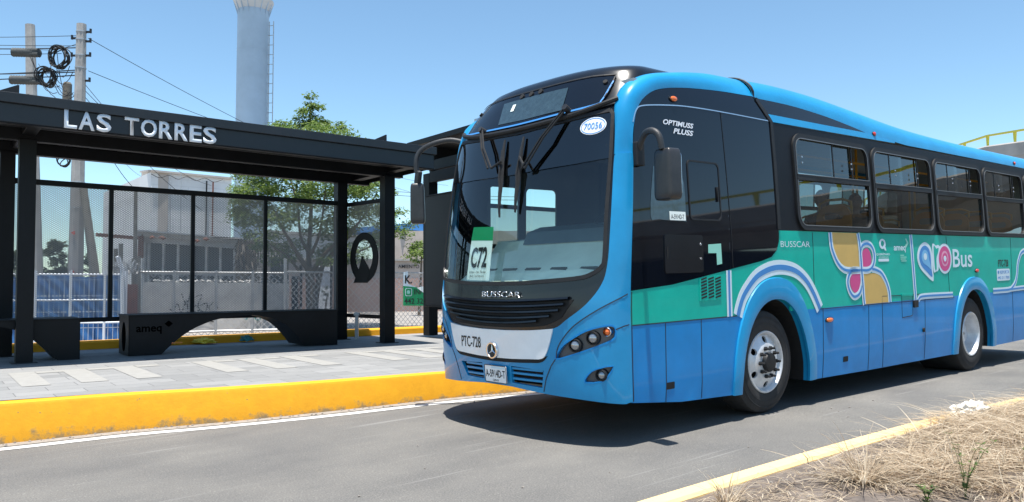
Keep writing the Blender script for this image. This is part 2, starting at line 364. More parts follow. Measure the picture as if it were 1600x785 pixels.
class MB:
    def __init__(s): s.v = []; s.f = []; s.uv = {}
    def add(s, vs, fs, uvs=None):
        n = len(s.v); s.v += [tuple(v) for v in vs]
        for i, f in enumerate(fs):
            if uvs: s.uv[len(s.f)] = [uvs[k] for k in f]
            s.f.append([k + n for k in f])
        return s
    def box(s, c, size, R=None):
        c = Vector(c); h = [x / 2 for x in size]; vs = []
        for z in (-1, 1):
            for y in (-1, 1):
                for x in (-1, 1):
                    p = Vector((x * h[0], y * h[1], z * h[2]))
                    if R: p = R @ p
                    vs.append(c + p)
        return s.add(vs, [(0, 2, 3, 1), (4, 5, 7, 6), (0, 1, 5, 4), (2, 6, 7, 3), (0, 4, 6, 2), (1, 3, 7, 5)])
    def bx(s, x0, x1, y0, y1, z0, z1):
        return s.box(((x0 + x1) / 2, (y0 + y1) / 2, (z0 + z1) / 2), (x1 - x0, y1 - y0, z1 - z0))
    def beam(s, a, b, w, h, up=Vector((0, 0, 1))):
        a, b = Vector(a), Vector(b); d = (b - a); L = d.length; d.normalize()
        side = d.cross(up)
        if side.length < 1e-4: side = d.cross(Vector((1, 0, 0)))
        side.normalize(); u = side.cross(d)
        R = Matrix((side, d, u)).transposed()
        return s.box((a + b) / 2, (w, L, h), R)
    def tube(s, pts, r, n=8, cap=True):
        pts = [Vector(p) for p in pts]; rs = r if isinstance(r, (list, tuple)) else [r] * len(pts)
        base = len(s.v); prev = None; vs = []
        for i, p in enumerate(pts):
            t = (pts[min(i + 1, len(pts) - 1)] - pts[max(i - 1, 0)])
            if t.length < 1e-9: t = Vector((0, 0, 1))
            t.normalize()
            if prev is None:
                a = t.orthogonal().normalized()
            else:
                a = prev - t * prev.dot(t)
                a = a.normalized() if a.length > 1e-6 else t.orthogonal().normalized()
            prev = a; b = t.cross(a)
            for k in range(n):
                an = 2 * PI * k / n; vs.append(p + (a * math.cos(an) + b * math.sin(an)) * rs[i])
        fs = []
        for i in range(len(pts) - 1):
            for k in range(n):
                fs.append((i * n + k, i * n + (k + 1) % n, (i + 1) * n + (k + 1) % n, (i + 1) * n + k))
        if cap:
            fs.append(tuple(range(n - 1, -1, -1))); fs.append(tuple((len(pts) - 1) * n + k for k in range(n)))
        return s.add(vs, fs)
    def lathe(s, prof, c, axis='Z', n=32, closed=False):
        # prof: (radius, height) list along axis
        vs = []; fs = []; c = Vector(c)
        for (r, h) in prof:
            for k in range(n):
                a = 2 * PI * k / n; x, y = r * math.cos(a), r * math.sin(a)
                if axis == 'Z': vs.append(c + Vector((x, y, h)))
                elif axis == 'Y': vs.append(c + Vector((x, h, y)))
                else: vs.append(c + Vector((h, x, y)))
        m = len(prof)
        for i in range(m - 1 + (1 if closed else 0)):
            j = (i + 1) % m
            for k in range(n): fs.append((i * n + k, i * n + (k + 1) % n, j * n + (k + 1) % n, j * n + k))
        if not closed:
            fs.append(tuple(range(n))); fs.append(tuple((m - 1) * n + k for k in range(n)))
        return s.add(vs, fs)
    def prism(s, poly, f0, f1):
        # poly in 2d, f0/f1 map 2d point to 3d on two faces
        n = len(poly); vs = [f0(*p) for p in poly] + [f1(*p) for p in poly]
        fs = [tuple(range(n)), tuple(range(2 * n - 1, n - 1, -1))] + [(i, i + n, (i + 1) % n + n, (i + 1) % n) for i in range(n)]
        return s.add(vs, fs)
    def build(s, name, m, parent=None, smooth=None, bevel=0, recalc=True, origin=None):
        me = bpy.data.meshes.new(name); me.from_pydata([tuple(v) for v in s.v], [], s.f)
        if s.uv:
            ul = me.uv_layers.new(name='UVMap'); 
            for fi, uvs in s.uv.items():
                p = me.polygons[fi]
                for k, li in enumerate(p.loop_indices): ul.data[li].uv = uvs[k]
        if recalc:
            bm = bmesh.new(); bm.from_mesh(me)
            bmesh.ops.recalc_face_normals(bm, faces=bm.faces); bm.to_mesh(me); bm.free()
        me.materials.append(m)
        if smooth is not None:
            me.polygons.foreach_set('use_smooth', [True] * len(me.polygons))
            try: me.set_sharp_from_angle(angle=math.radians(smooth))
            except Exception: pass
        me.update()
        o = bpy.data.objects.new(name, me); link(o, parent)
        if origin is not None:
            origin = Vector(origin); me.transform(Matrix.Translation(-origin)); o.location = origin
        if bevel:
            b = o.modifiers.new('bevel', 'BEVEL'); b.width = bevel; b.segments = 2; b.limit_method = 'ANGLE'
        return o

def inpoly(x, y, poly):
    c = False; n = len(poly); j = n - 1
    for i in range(n):
        xi, yi = poly[i]; xj, yj = poly[j]
        if (yi > y) != (yj > y) and x < (xj - xi) * (y - yi) / (yj - yi) + xi: c = not c
        j = i
    return c
def resample(poly, d):
    out = []
    n = len(poly)
    for i in range(n):
        a, b = poly[i], poly[(i + 1) % n]; L = math.hypot(b[0] - a[0], b[1] - a[1]); k = max(1, int(math.ceil(L / d)))
        for t in range(k): out.append((a[0] + (b[0] - a[0]) * t / k, a[1] + (b[1] - a[1]) * t / k))
    return out
def patch(name, poly, fmap, m, parent, holes=(), d=.12, off=.0, thick=.012, smooth=40, mb=None):
    loops = [resample(poly, d)] + [resample(h, d) for h in holes]
    vs = []; es = []
    for lp in loops:
        n0 = len(vs); vs += [Vector(p) for p in lp]; es += [(n0 + i, n0 + (i + 1) % len(lp)) for i in range(len(lp))]
    nb = len(vs)
    xs = [p[0] for p in loops[0]]; ys = [p[1] for p in loops[0]]
    x = min(xs) + d * .5
    while x < max(xs):
        y = min(ys) + d * .5
        while y < max(ys):
            if inpoly(x, y, loops[0]) and not any(inpoly(x, y, h) for h in loops[1:]):
                if all((x - p[0]) ** 2 + (y - p[1]) ** 2 > (d * .35) ** 2 for p in vs[:nb]): vs.append(Vector((x, y)))
            y += d
        x += d
    V, E, Fc, *_ = delaunay_2d_cdt(vs, es, [], 0, 1e-6)
    keep = []
    for f in Fc:
        cx = sum(V[k].x for k in f) / len(f); cy = sum(V[k].y for k in f) / len(f)
        if inpoly(cx, cy, loops[0]) and not any(inpoly(cx, cy, h) for h in loops[1:]): keep.append(list(f))
    P = [Vector(fmap(v.x, v.y, off)) for v in V]
    cnt = {}
    for f in keep:
        for i in range(len(f)):
            e = (f[i], f[(i + 1) % len(f)]); cnt.setdefault(tuple(sorted(e)), []).append(e)
    B = [v[0] for v in cnt.values() if len(v) == 1]
    own = mb is None
    mb = mb or MB()
    if thick > 0:
        n = len(P); idx = {}
        Q = list(P)
        for a, b in B:
            for k in (a, b):
                if k not in idx: idx[k] = len(Q); Q.append(Vector(fmap(V[k].x, V[k].y, off - thick)))
        mb.add(Q, keep + [[b, a, idx[a], idx[b]] for a, b in B])
    else: mb.add(P, keep)
    if own: return mb.build(name, m, parent, smooth, recalc=False)

def rrect(x0, x1, y0, y1, r, n=5):
    out = []
    for cx, cy, a0 in ((x1 - r, y1 - r, 0), (x0 + r, y1 - r, 90), (x0 + r, y0 + r, 180), (x1 - r, y0 + r, 270)):
        for k in range(n + 1):
            a = math.radians(a0 + 90 * k / n); out.append((cx + r * math.cos(a), cy + r * math.sin(a)))
    return out
def ell(cx, cy, rx, ry, n=24): return [(cx + rx * math.cos(2 * PI * k / n), cy + ry * math.sin(2 * PI * k / n)) for k in range(n)]
def crom(pts, sub=6, closed=False):
    out = []; n = len(pts)
    P = lambda i: Vector(pts[i % n]) if closed else Vector(pts[max(0, min(n - 1, i))])
    for i in range(n if closed else n - 1):
        a, b, c, d = P(i - 1), P(i), P(i + 1), P(i + 2)
        for k in range(sub):
            t = k / sub
            out.append(.5 * ((2 * b) + (c - a) * t + (2 * a - 5 * b + 4 * c - d) * t * t + (3 * b - a - 3 * c + d) * t ** 3))
    if not closed: out.append(P(n - 1))
    return [tuple(p) for p in out]
def stroke(name, pts, w, fmap, m, parent, off, thick=.002, ratio=1.):
    # ribbon of width w along a 2-d polyline laid on a surface; one mesh
    q_ = [pts[0]]
    for a, b in zip(pts, pts[1:]):
        k_ = max(1, int(math.hypot(b[0] - a[0], b[1] - a[1]) / .12))
        q_ += [(a[0] + (b[0] - a[0]) * t_ / k_, a[1] + (b[1] - a[1]) * t_ / k_) for t_ in range(1, k_ + 1)]
    P = [Vector(p) for p in q_]; mb = MB(); vs = []
    for i, p in enumerate(P):
        t = P[min(i + 1, len(P) - 1)] - P[max(i - 1, 0)]; t.normalize(); nrm = Vector((-t.y, t.x))
        for s_ in (-1, 1):
            q = p + Vector((nrm.x * w * ratio, nrm.y * w)) * s_ * .5; vs.append(fmap(q.x, q.y, off))
    n = len(vs)
    for i, p in enumerate(P):
        t = P[min(i + 1, len(P) - 1)] - P[max(i - 1, 0)]; t.normalize(); nrm = Vector((-t.y, t.x))
        for s_ in (-1, 1):
            q = p + Vector((nrm.x * w * ratio, nrm.y * w)) * s_ * .5; vs.append(fmap(q.x, q.y, off - thick))
    fs = []
    for i in range(len(P) - 1):
        fs.append((2 * i, 2 * i + 1, 2 * i + 3, 2 * i + 2)); fs.append((2 * i, 2 * i + 2, n + 2 * i + 2, n + 2 * i)); fs.append((2 * i + 1, n + 2 * i + 1, n + 2 * i + 3, 2 * i + 3))
    mb.add(vs, fs)
    return mb.build(name, m, parent)
def text(name, s, box, fmap, m, parent, off=.004, bold=.0, thick=0., shear=0., space=1.0, depth=None, spacing_word=1.):
    # text outlines from the built-in font fitted into box=(xl,xr,y0,y1) of a surface's own coordinates
    cu = bpy.data.curves.new(name, 'FONT'); cu.body = s; cu.offset = bold; cu.shear = shear; cu.space_character = space; cu.resolution_u = 3; cu.space_word = spacing_word
    o = bpy.data.objects.new(name, cu); COL.objects.link(o)
    dg = bpy.context.evaluated_depsgraph_get(); me = bpy.data.meshes.new_from_object(o.evaluated_get(dg))
    bpy.data.objects.remove(o); bpy.data.curves.remove(cu)
    xs = [v.co.x for v in me.vertices]; ys = [v.co.y for v in me.vertices]
    x0, x1, y0, y1 = min(xs), max(xs), min(ys), max(ys)
    bm = bmesh.new(); bm.from_mesh(me)
    for v in bm.verts:
        u = (v.co.x - x0) / (x1 - x0); w = (v.co.y - y0) / (y1 - y0)
        v.co = Vector((box[0] + (box[1] - box[0]) * u, box[2] + (box[3] - box[2]) * w, 0))
    if thick > 0:
        r = bmesh.ops.extrude_face_region(bm, geom=bm.faces[:])
        for g in r['geom']:
            if isinstance(g, bmesh.types.BMVert): g.co.z = 1
    for v in bm.verts:
        v.co = Vector(fmap(v.co.x, v.co.y, off + (thick if v.co.z > .5 else 0)))
    if thick > 0: bmesh.ops.recalc_face_normals(bm, faces=bm.faces)
    bm.to_mesh(me); bm.free()
    me.materials.clear(); me.materials.append(m); me.name = name
    o = bpy.data.objects.new(name, me); link(o, parent)
    return o

# ------------------------------------------------------------------ frames
bL = Vector((0.76213312, 0.64682594, 0.02773654)); bW = Vector((-0.6470749, 0.76242644, 0)); bU = Vector((-0.02114661, -0.01794817, 0.99961527))
bP = Vector((2.49271845, 7.86166624, 0.21378113))
BM = Matrix(((bL.x, bW.x, bU.x, bP.x), (bL.y, bW.y, bU.y, bP.y), (bL.z, bW.z, bU.z, bP.z), (0, 0, 0, 1)))
BMi = BM.inverted()
def bw(l, w, u): return BM @ Vector((l, w, u))
def road_u(l):      # the road falls gently away under the rear axle
    return -.017 * max(0, l) if l < 40 else -.68
def road_pt(l, w, dz=0): return bw(l, w, road_u(l) + dz)
lh = Vector((bL.x, bL.y)).normalized()
def plat_z(x, y): # platform top: a plane rising gently along the kerb
    t = (x - bP.x) * lh.x + (y - bP.y) * lh.y
    return .415 + .0115 * (t + 5.85)

# ------------------------------------------------------------------ ground, road, kerbs
KERB = [(-30, 9.5), (-16, 6.5), (-10, 5.15), (-7.5, 4.55), (-5.84, 4.17), (-4.9, 4.0), (-3.98, 3.71), (-3.05, 3.49), (-2.3, 3.36), (-1.5, 3.22), (-.7, 2.98), (.2, 2.80), (1.5, 2.72), (5, 2.70), (12, 2.70), (30, 2.7)]
KERB = crom(KERB, 6)
RK = crom([(-30, -2.4), (-12, -1.4), (-6, -1.28), (-3.47, -1.28), (-2.43, -1.30), (-1.21, -1.34), (.28, -1.42), (2.32, -1.55), (6, -1.85), (12, -2.5), (30, -5), (60, -12)], 5)
def interp(pts, l):
    if l <= pts[0][0]: return pts[0][1]
    for a, b in zip(pts, pts[1:]):
        if l <= b[0]: return a[1] + (b[1] - a[1]) * (l - a[0]) / (b[0] - a[0])
    return pts[-1][1]

mb = MB(); ls_ = [-60, -40, -25, -15, -10, -5, 0, 3, 6, 10, 15, 20, 30, 40, 60, 90, 140]; ws_ = [-60, -30, -14, -9, -6, -3.5, -2, 0, 2, 3.9]
vs = [road_pt(l, w) for l in ls_ for w in ws_]; n = len(ws_)
fs = [(i * n + j, (i + 1) * n + j, (i + 1) * n + j + 1, i * n + j + 1) for i in range(len(ls_) - 1) for j in range(n - 1)]
# the road sheet lives in its own frame so its texture runs along the lane
def framed(name, vs, fs, m, mw=BM, kind='structure', uvs=None, smooth=None):
    inv = mw.inverted(); q = MB(); q.add([inv @ Vector(v) for v in vs], fs, uvs)
    o = q.build(name, m, None, smooth); o.matrix_world = mw
    if kind: o['kind'] = kind
    return o
lim = [-60 + i * 2.0 for i in range(101)]
vs = []; fs = []
for i, l in enumerate(lim):
    a, b = interp(RK, l) - .05, interp(KERB, l) + .1
    for k in range(5): vs.append(road_pt(l, a + (b - a) * k / 4, 0))
for i in range(len(lim) - 1):
    for k in range(4): fs.append((i * 5 + k, (i + 1) * 5 + k, (i + 1) * 5 + k + 1, i * 5 + k + 1))
framed('road', vs, fs, M['asphalt'])

def gz(x, y):
    q = BMi @ Vector((x, y, 0)); l, w = q.x, q.y
    rd = (bw(l, w, road_u(l))).z
    if w > 8: return .16
    if w > 1: return min(rd - .12, .16)
    return rd - .09
xs = [-1500, -500, -200, -100, -60] + [-40 + 2 * i for i in range(0, 51)] + [80, 120, 200, 500, 1500]
ys = [-1500, -300, -100, -50, -30] + [-20 + 2 * i for i in range(0, 51)] + [90, 120, 200, 500, 1500]
def gclamp(x, y): return gz(max(-60, min(80, x)), max(-50, min(100, y)))
vs = [(x, y, gclamp(x, y)) for x in xs for y in ys]; n = len(ys)
fs = [(i * n + j, (i + 1) * n + j, (i + 1) * n + j + 1, i * n + j + 1) for i in range(len(xs) - 1) for j in range(n - 1)]
g = MB().add(vs, fs).build('ground', M['ground']); structure(g)

# white edge line beside the tall kerb
vs = []; fs = []
for i, (l, w) in enumerate(KERB):
    j = random.uniform(-.006, .006)
    vs += [road_pt(l, w - .36 + j, .004), road_pt(l, w - .23 + j, .004)]
fs = [(2 * i, 2 * i + 1, 2 * i + 3, 2 * i + 2) for i in range(len(KERB) - 1)]
framed('lane_line', vs, fs, M['kerbw'])
# dust and grit gathered in the gutter
vs = []; fs = []
for i, (l, w) in enumerate(KERB):
    vs += [road_pt(l, w - .17, .0025), road_pt(l, w + .02, .0025)]
fs = [(2 * i, 2 * i + 1, 2 * i + 3, 2 * i + 2) for i in range(len(KERB) - 1)]
framed('gutter', vs, fs, mat('gutter_dust', (.27, .245, .22), .95, var=.25, scale=14, bump=.6))

# tall yellow kerb (front of platform)
def kerb_strip(name, path, wid, top, foot, m, batter=.03, lab=None):
    vs = []; uv = []; s = 0
    prof_n = 6
    for i, (l, w) in enumerate(path):
        if i: s += math.hypot(l - path[i - 1][0], w - path[i - 1][1])
        b = foot(l, w - batter); x = bw(l, w, 0); zt = top(l, w)
        pf = bw(l, w - batter, 0); pf.z = b - .03
        p1 = bw(l, w, 0); p1.z = zt - .035
        p2 = bw(l, w + .012, 0); p2.z = zt - .008
        p3 = bw(l, w + .04, 0); p3.z = zt
        p4 = bw(l, w + wid, 0); p4.z = zt
        p5 = bw(l, w + wid, 0); p5.z = b - .1
        vs += [pf, p1, p2, p3, p4, p5]; uv += [(s, 0), (s, .9), (s, .95), (s, 1), (s, 1.2), (s, 1.4)]
    fs = []
    for i in range(len(path) - 1):
        for k in range(5): fs.append((i * 6 + k, i * 6 + k + 1, (i + 1) * 6 + k + 1, (i + 1) * 6 + k))
    return framed(name, vs, fs, m, BM, 'structure', uv, 30)
def ptop(l, w): p = bw(l, w, 0); return plat_z(p.x, p.y)
def rfoot(l, w): return road_pt(l, w).z
o = kerb_strip('platform_kerb', KERB, .16, lambda l, w: ptop(l, w) + .004, rfoot, M['kerb'])
# platform paving behind the kerb; its depth runs to the rear kerb
SA = Vector((.79951911, .60064066, .01147969)); SB = Vector((-.60064066, .79951911, 0)); SO = Vector((-6.745, 10.799, .4231))
SM = Matrix(((SA.x, SB.x, 0, SO.x), (SA.y, SB.y, 0, SO.y), (SA.z, 0, 1, SO.z), (0, 0, 0, 1))); SMi = SM.inverted()
def sw(s, w, z=0): return SM @ Vector((s, w, z))
vs = []; uv = []; fs = []
for i, (l, w) in enumerate(KERB):
    a = bw(l, w + .16, 0); a.z = plat_z(a.x, a.y)
    q = SMi @ a; wb = 2.1
    for k in range(3):
        p = sw(q.x, q.y + (wb - q.y) * k / 2); p.z = plat_z(p.x, p.y); vs.append(p); r = SMi @ p; uv.append((r.x, r.y))
for i in range(len(KERB) - 1):
    for k in range(2): fs.append((i * 3 + k, i * 3 + k + 1, (i + 1) * 3 + k + 1, (i + 1) * 3 + k))
q = MB(); q.add([SMi @ Vector(v) for v in vs], fs, uv); o = q.build('platform', M['paving']); o.matrix_world = SM; structure(o)
# pale paver bands set in the platform (they slant away from the kerb)
mb = MB()
def pav(s, w, z=.004): p = sw(s, w); p.z = plat_z(p.x, p.y) + z; return SMi @ p
seq = [-2.6, -2.0, -1.4, -.19, .37, .93, 1.93, 2.55, 3.17, 4.2, 4.75, 5.3, 6.3, 6.9, 7.5, -3.8, -4.4]
for i, s0 in enumerate(seq):
    short = (i % 3 == 2)
    w0, w1 = (-1.25, -2.85 if not short else -2.85)
    mb.add([pav(s0, -1.32), pav(s0 + .27, -1.30), pav(s0 + .27, -2.92), pav(s0, -2.92)], [(0, 1, 2, 3)])
    mb.add([pav(s0 + .28, -1.32), pav(s0 + .56, -1.32), pav(s0 + .56, -1.56), pav(s0 + .28, -1.56)], [(0, 1, 2, 3)])
o = mb.build('paving_bands', M['pavelight']); o.matrix_world = SM; structure(o)
# low yellow kerb at the rear of the platform
path = [(-14 + i * 1.0) for i in range(36)]
vs = []; uv = []; fs = []
for i, s in enumerate(path):
    for (w, dz, v) in ((2.0, -.05, 0), (2.0, .11, .9), (2.02, .135, .95), (2.05, .14, 1.), (2.2, .14, 1.2), (2.2, -.3, 1.4)):
        p = sw(s, w); p.z = plat_z(p.x, p.y) + dz; vs.append(p); uv.append((s, v + .3))
for i in range(len(path) - 1):
    for k in range(5): fs.append((i * 6 + k, i * 6 + k + 1, (i + 1) * 6 + k + 1, (i + 1) * 6 + k))
framed('rear_kerb', vs, fs, M['kerb'], SM, 'structure', uv, 30)
# near kerb with yellow top, then the soil verge
def rk_top(l, w): return road_pt(l, w).z + .125
pathn = [(l, w) for l, w in RK if l < 45]
vs = []; uv = []; fs = []; s = 0
for i, (l, w) in enumerate(pathn):
    if i: s += math.hypot(l - pathn[i - 1][0], w - pathn[i - 1][1])
    zt = rk_top(l, w)
    for (dw, z, v) in ((.0, rfoot(l, w) - .02, 0), (-.015, zt - .02, .9), (-.035, zt, 1), (-.145, zt, 1.2), (-.16, zt - .02, 1.3), (-.165, zt - .2, 1.4)):
        p = bw(l, w + dw, 0); p.z = z; vs.append(p); uv.append((s, v + .4))
for i in range(len(pathn) - 1):
    for k in range(5): fs.append((i * 6 + k, (i + 1) * 6 + k, (i + 1) * 6 + k + 1, i * 6 + k + 1))
framed('near_kerb', vs, fs, M['kerb2'], BM, 'structure', uv, 30)
def soil_h(l, d):     # d = distance from the kerb's back
    v = math.sin(l * 1.7 + d * 2.1) * .018 + math.sin(l * 4.3 - d * 3.3) * .012 + math.sin(l * 9 + d * 7) * .006
    return -.028 + min(d, .9) * .075 + v * min(1, d * 3)
def soil_pt(l, d):
    w = interp(RK, l) - .15 - d; p = bw(l, w, 0); p.z = rk_top(l, w) + soil_h(l, d); return p
lls = [-7 + .11 * i for i in range(190)]; dds = [0, .08, .16, .26, .38, .5, .65, .8, 1., 1.2, 1.5, 1.8, 2.2, 2.7, 3.3, 4, 5, 7]
vs = [soil_pt(l, d) + Vector((0, 0, random.uniform(-.006, .006))) for l in lls for d in dds]; n = len(dds)
fs = [(i * n + j, i * n + j + 1, (i + 1) * n + j + 1, (i + 1) * n + j) for i in range(len(lls) - 1) for j in range(n - 1)]
framed('soil', vs, fs, M['soil'], BM, 'structure', None, 60)

# grit along the tall kerb
mb = MB()
def pebble(mb, c, r):
    vs = []
    for a, b in ((0, 1), (0, -1)): vs.append(Vector((0, 0, b * r * .6)))
    k = 6
    for i in range(k):
        an = 2 * PI * i / k; rr = r * random.uniform(.7, 1.2); vs.append(Vector((rr * math.cos(an), rr * math.sin(an), random.uniform(-.2, .2) * r)))
    fs = [(0, 2 + i, 2 + (i + 1) % k) for i in range(k)] + [(1, 2 + (i + 1) % k, 2 + i) for i in range(k)]
    mb.add([Vector(c) + v for v in vs], fs)
for i in range(420):
    l = random.uniform(-7, 1.5); w = interp(KERB, l) - abs(random.gauss(0.03, .07)) - .02
    r = random.choice((.004, .005, .006, .009, .014)); pebble(mb, road_pt(l, w, r * .5), r)
for i in range(500):
    l = random.uniform(-4.5, 5); p = soil_pt(l, random.uniform(.02, 2.2)); r = random.choice((.005, .008, .012, .018)); pebble(mb, p + Vector((0, 0, r * .3)), r)
for i in range(26):
    l = random.uniform(-7, 4); w = random.uniform(-.9, 3.); r = random.choice((.006, .009, .012)); pebble(mb, road_pt(l, w, r * .4), r)
o = mb.build('gravel', M['stone']); structure(o, 'stuff')

# ------------------------------------------------------------------ dry grass on the verge
def blade(mb, p, d, L, w, droop, seg=5):
    d = Vector(d).normalized(); side = d.cross(Vector((0, 0, 1)))
    if side.length < .1: side = Vector((1, 0, 0))
    side.normalize(); pos = Vector(p); vs = []
    tw = random.uniform(-.6, .6)
    for i in range(seg + 1):
        t = i / seg; ww = w * (1 - t * .85) * .5
        s2 = (side + Vector((0, 0, 1)) * math.sin(tw * t * 3) * .6).normalized()
        vs += [pos - s2 * ww, pos + s2 * ww]
        d = (d + Vector((random.uniform(-.08, .08), random.uniform(-.08, .08), -droop * (.35 + t)))).normalized()
        pos = pos + d * (L / seg)
        mz = p[2] - .02
        if pos.z < mz: pos.z = mz + random.uniform(0, .03); d.z = abs(d.z) * .1
    mb.add(vs, [(2 * i, 2 * i + 1, 2 * i + 3, 2 * i + 2) for i in range(seg)])
def tuft(mb, p, n, L, spread, droop=.22, w=.006):
    for i in range(n):
        a = random.uniform(0, 2 * PI); r = random.random() ** .6 * .05
        q = p + Vector((math.cos(a) * r, math.sin(a) * r, -.01))
        d = Vector((math.cos(a) * spread * random.uniform(.1, 1), math.sin(a) * spread * random.uniform(.1, 1), 1))
        blade(mb, q, d, L * random.uniform(.5, 1.15), w * random.uniform(.6, 1.3), droop * random.uniform(.5, 1.5), 7)
mb = MB()
def lay(l, d, n, L, w=.006, dirv=None):
    for i in range(n):
        p = soil_pt(l + random.gauss(0, .16), max(.05, d + random.gauss(0, .1))) + Vector((0, 0, random.uniform(0, .05)))
        a = random.uniform(0, 2 * PI) if dirv is None else dirv + random.gauss(0, .6)
        blade(mb, p, (math.cos(a), math.sin(a), random.uniform(-.05, .5)), L * random.uniform(.4, 1.2), w * random.uniform(.6, 1.3), random.uniform(.05, .3), 5)
for i in range(680):
    l = random.uniform(-2.2, 2.4); d = random.uniform(.10, 1.6)
    lim_ = .62 if l < -1.6 else (.34 if l < -.6 else .12)
    if d < lim_ and random.random() < .85: continue
    if l < -1.4 and d > .95 and random.random() < .75: continue
    if l < -.6 and d > 1.15 and random.random() < .6: continue
    lay(l, d, random.randint(16, 32), .46, .0085, random.choice((None, -.7, -.4, 2.4, .3)))
for i in range(50):
    lay(random.uniform(-3.2, -2.3), random.uniform(.2, .8), random.randint(5, 12), .18, .006)
for i in range(34):
    l = random.uniform(-2.0, 2.2); tuft(mb, soil_pt(l, random.uniform(.45, 1.4)), 50, .34, 2.2, .42, .008)
for i in range(60):
    lay(random.uniform(2.2, 5), random.uniform(.05, 1.6), 30, .36, .006)
o = mb.build('dry_grass', M['straw']); structure(o, 'stuff')
def tuft_thing(l, d, n, L, spread, label, droop=.24, extra=0):
    q = MB(); tuft(q, soil_pt(l, d), n, L, spread, droop, .0088)
    o = q.build('dry_grass_tuft', M['straw'], None, None, 0, False, soil_pt(l, d)); tag(o, label, 'grass tuft'); return o
tuft_thing(-2.2, .60, 200, .40, 1.5, 'tall arching tuft of dry grass beside the near yellow kerb', .26)
tuft_thing(-3.1, .26, 110, .26, 1.1, 'small dry grass tuft at the left end of the verge', .3)
tuft_thing(-1.6, .9, 130, .32, 1.6, 'flattened dry grass tuft to the right of the tall arching one', .34)
# green weeds
def weed(l, d, h, label, n=5):
    q = MB(); root = soil_pt(l, d)
    t = thing('weed', label, 'weed', root); t.location = root
    st = MB(); lf = MB()
    for i in range(n):
        a = random.uniform(0, 2 * PI); k = random.uniform(.1, .5); pts = []
        for j in range(6):
            u = j / 5; pts.append(Vector((math.cos(a) * k * h * u * u + random.uniform(-.006, .006), math.sin(a) * k * h * u * u, h * u * random.uniform(.8, 1.05))))
        st.tube(pts, [.0028 * (1 - j / 7) for j in range(6)], 5)
        for p in pts[1:]:
            for _ in range(5):
                b = random.uniform(0, 2 * PI); d_ = Vector((math.cos(b), math.sin(b), random.uniform(.1, .8))).normalized(); s_ = d_.cross(Vector((0, 0, 1))).normalized(); Lf = random.uniform(.018, .04)
                lf.add([p, p + d_ * Lf * .5 + s_ * Lf * .2, p + d_ * Lf, p + d_ * Lf * .5 - s_ * Lf * .2], [(0, 1, 2, 3)])
    st.build('stem', M['weed'], t); structure(lf.build('leaf', M['weed'], t, None, 0, False), 'stuff')
weed(-2.15, 1.15, .34, 'tall thin green weed standing in front of the dry grass'); weed(-1.45, 1.3, .16, 'low green weed near the bottom right corner', 6); weed(-2.4, 1.05, .12, 'small green sprout left of the tall weed', 4)
# crumpled rag on the kerb
def crumple(name, c, size, m, label, cat, seed, flat=.5):
    rr = random.Random(seed); mb = MB(); bm = bmesh.new(); bmesh.ops.create_icosphere(bm, subdivisions=4, radius=1)
    from mathutils import noise
    for v in bm.verts:
        n_ = v.co.normalized(); k = 1 + .45 * noise.noise(n_ * 2.2 + Vector((seed, 0, 0))) - .35 * abs(noise.noise(n_ * 5 + Vector((0, seed, 0)))) + .15 * noise.noise(n_ * 11)
        v.co = Vector((n_.x * size[0] * k, n_.y * size[1] * k, max(-.3, n_.z) * size[2] * k * (1 + .6 * noise.noise(n_ * 4))))
    me = bpy.data.meshes.new(name); bm.to_mesh(me); bm.free(); me.materials.append(m)
    o = bpy.data.objects.new(name, me); link(o); o.location = c; tag(o, label, cat); return o
crumple('rag', soil_pt(.57, .08) + Vector((0, 0, .06)), (.17, .10, .09), M['rag'], 'crumpled white rag lying on the dry grass by the kerb', 'rag', 3)
def onplat(s, w, dz=0): p = sw(s, w); p.z = plat_z(p.x, p.y) + dz; return p
crumple('plastic_bag', onplat(3.0, 1.88, .03), (.22, .10, .06), M['bagyellow'], 'yellow plastic bag lying against the rear kerb under the bench arch', 'bag', 5)
crumple('crumpled_cloth', onplat(3.75, 1.84, .03), (.12, .07, .07), M['bagteal'], 'teal crumpled cloth lying against the rear kerb', 'cloth', 9)

# ------------------------------------------------------------------ bus shelter
def zr(s): return -.013 * s
sh = thing('bus_shelter', 'black steel bus shelter with white LAS TORRES lettering on its roof edge', 'bus shelter', mw=SM)
def sbox(name, s0, s1, w0, w1, z0, z1, m='steel', bev=.006, tilt=True, par=None):
    mb = MB(); vs = []
    for z in (z0, z1):
        for w in (w0, w1):
            for s in (s0, s1): vs.append((s, w, z + (zr(s) if tilt else 0)))
    mb.add(vs, [(0, 2, 3, 1), (4, 5, 7, 6), (0, 1, 5, 4), (2, 6, 7, 3), (0, 4, 6, 2), (1, 3, 7, 5)])
    return mb.build(name, M[m], par or sh, None, bev)
S0, S1 = -3.4, 6.02
for s in (-3.2, 0, 5.60):
    c = sbox('column', s, s + .205, 0, .205, -.02, 3.09 + zr(s), tilt=False); mb = MB(); mb.bx(s - .05, s + .255, -.05, .255, -.02, .012); mb.build('base_plate', M['steel2'], c)
    c = sbox('column', s - .29 if s > 1 else s - .13, (s - .29 if s > 1 else s - .13) + .2, 1.35, 1.55, -.02, 3.09 + zr(s), tilt=False); mb = MB(); mb.bx(s - .34 if s > 1 else s - .18, s - .04 if s > 1 else s + .12, 1.3, 1.6, -.02, .012); mb.build('base_plate', M['steel2'], c)
sbox('roof_deck', S0, S1 - .02, -1.0, 1.68, 3.395, 3.44)
fz = sbox('fascia', S0, S1, -1.0, -.975, 3.12, 3.36, 'fascia'); sbox('fascia_lip', S0 - .03, S1 + .03, -1.05, -.9, 3.36, 3.49, 'fascia'); sbox('fascia_flange', S0, S1, -1.0, -.86, 3.105, 3.12)
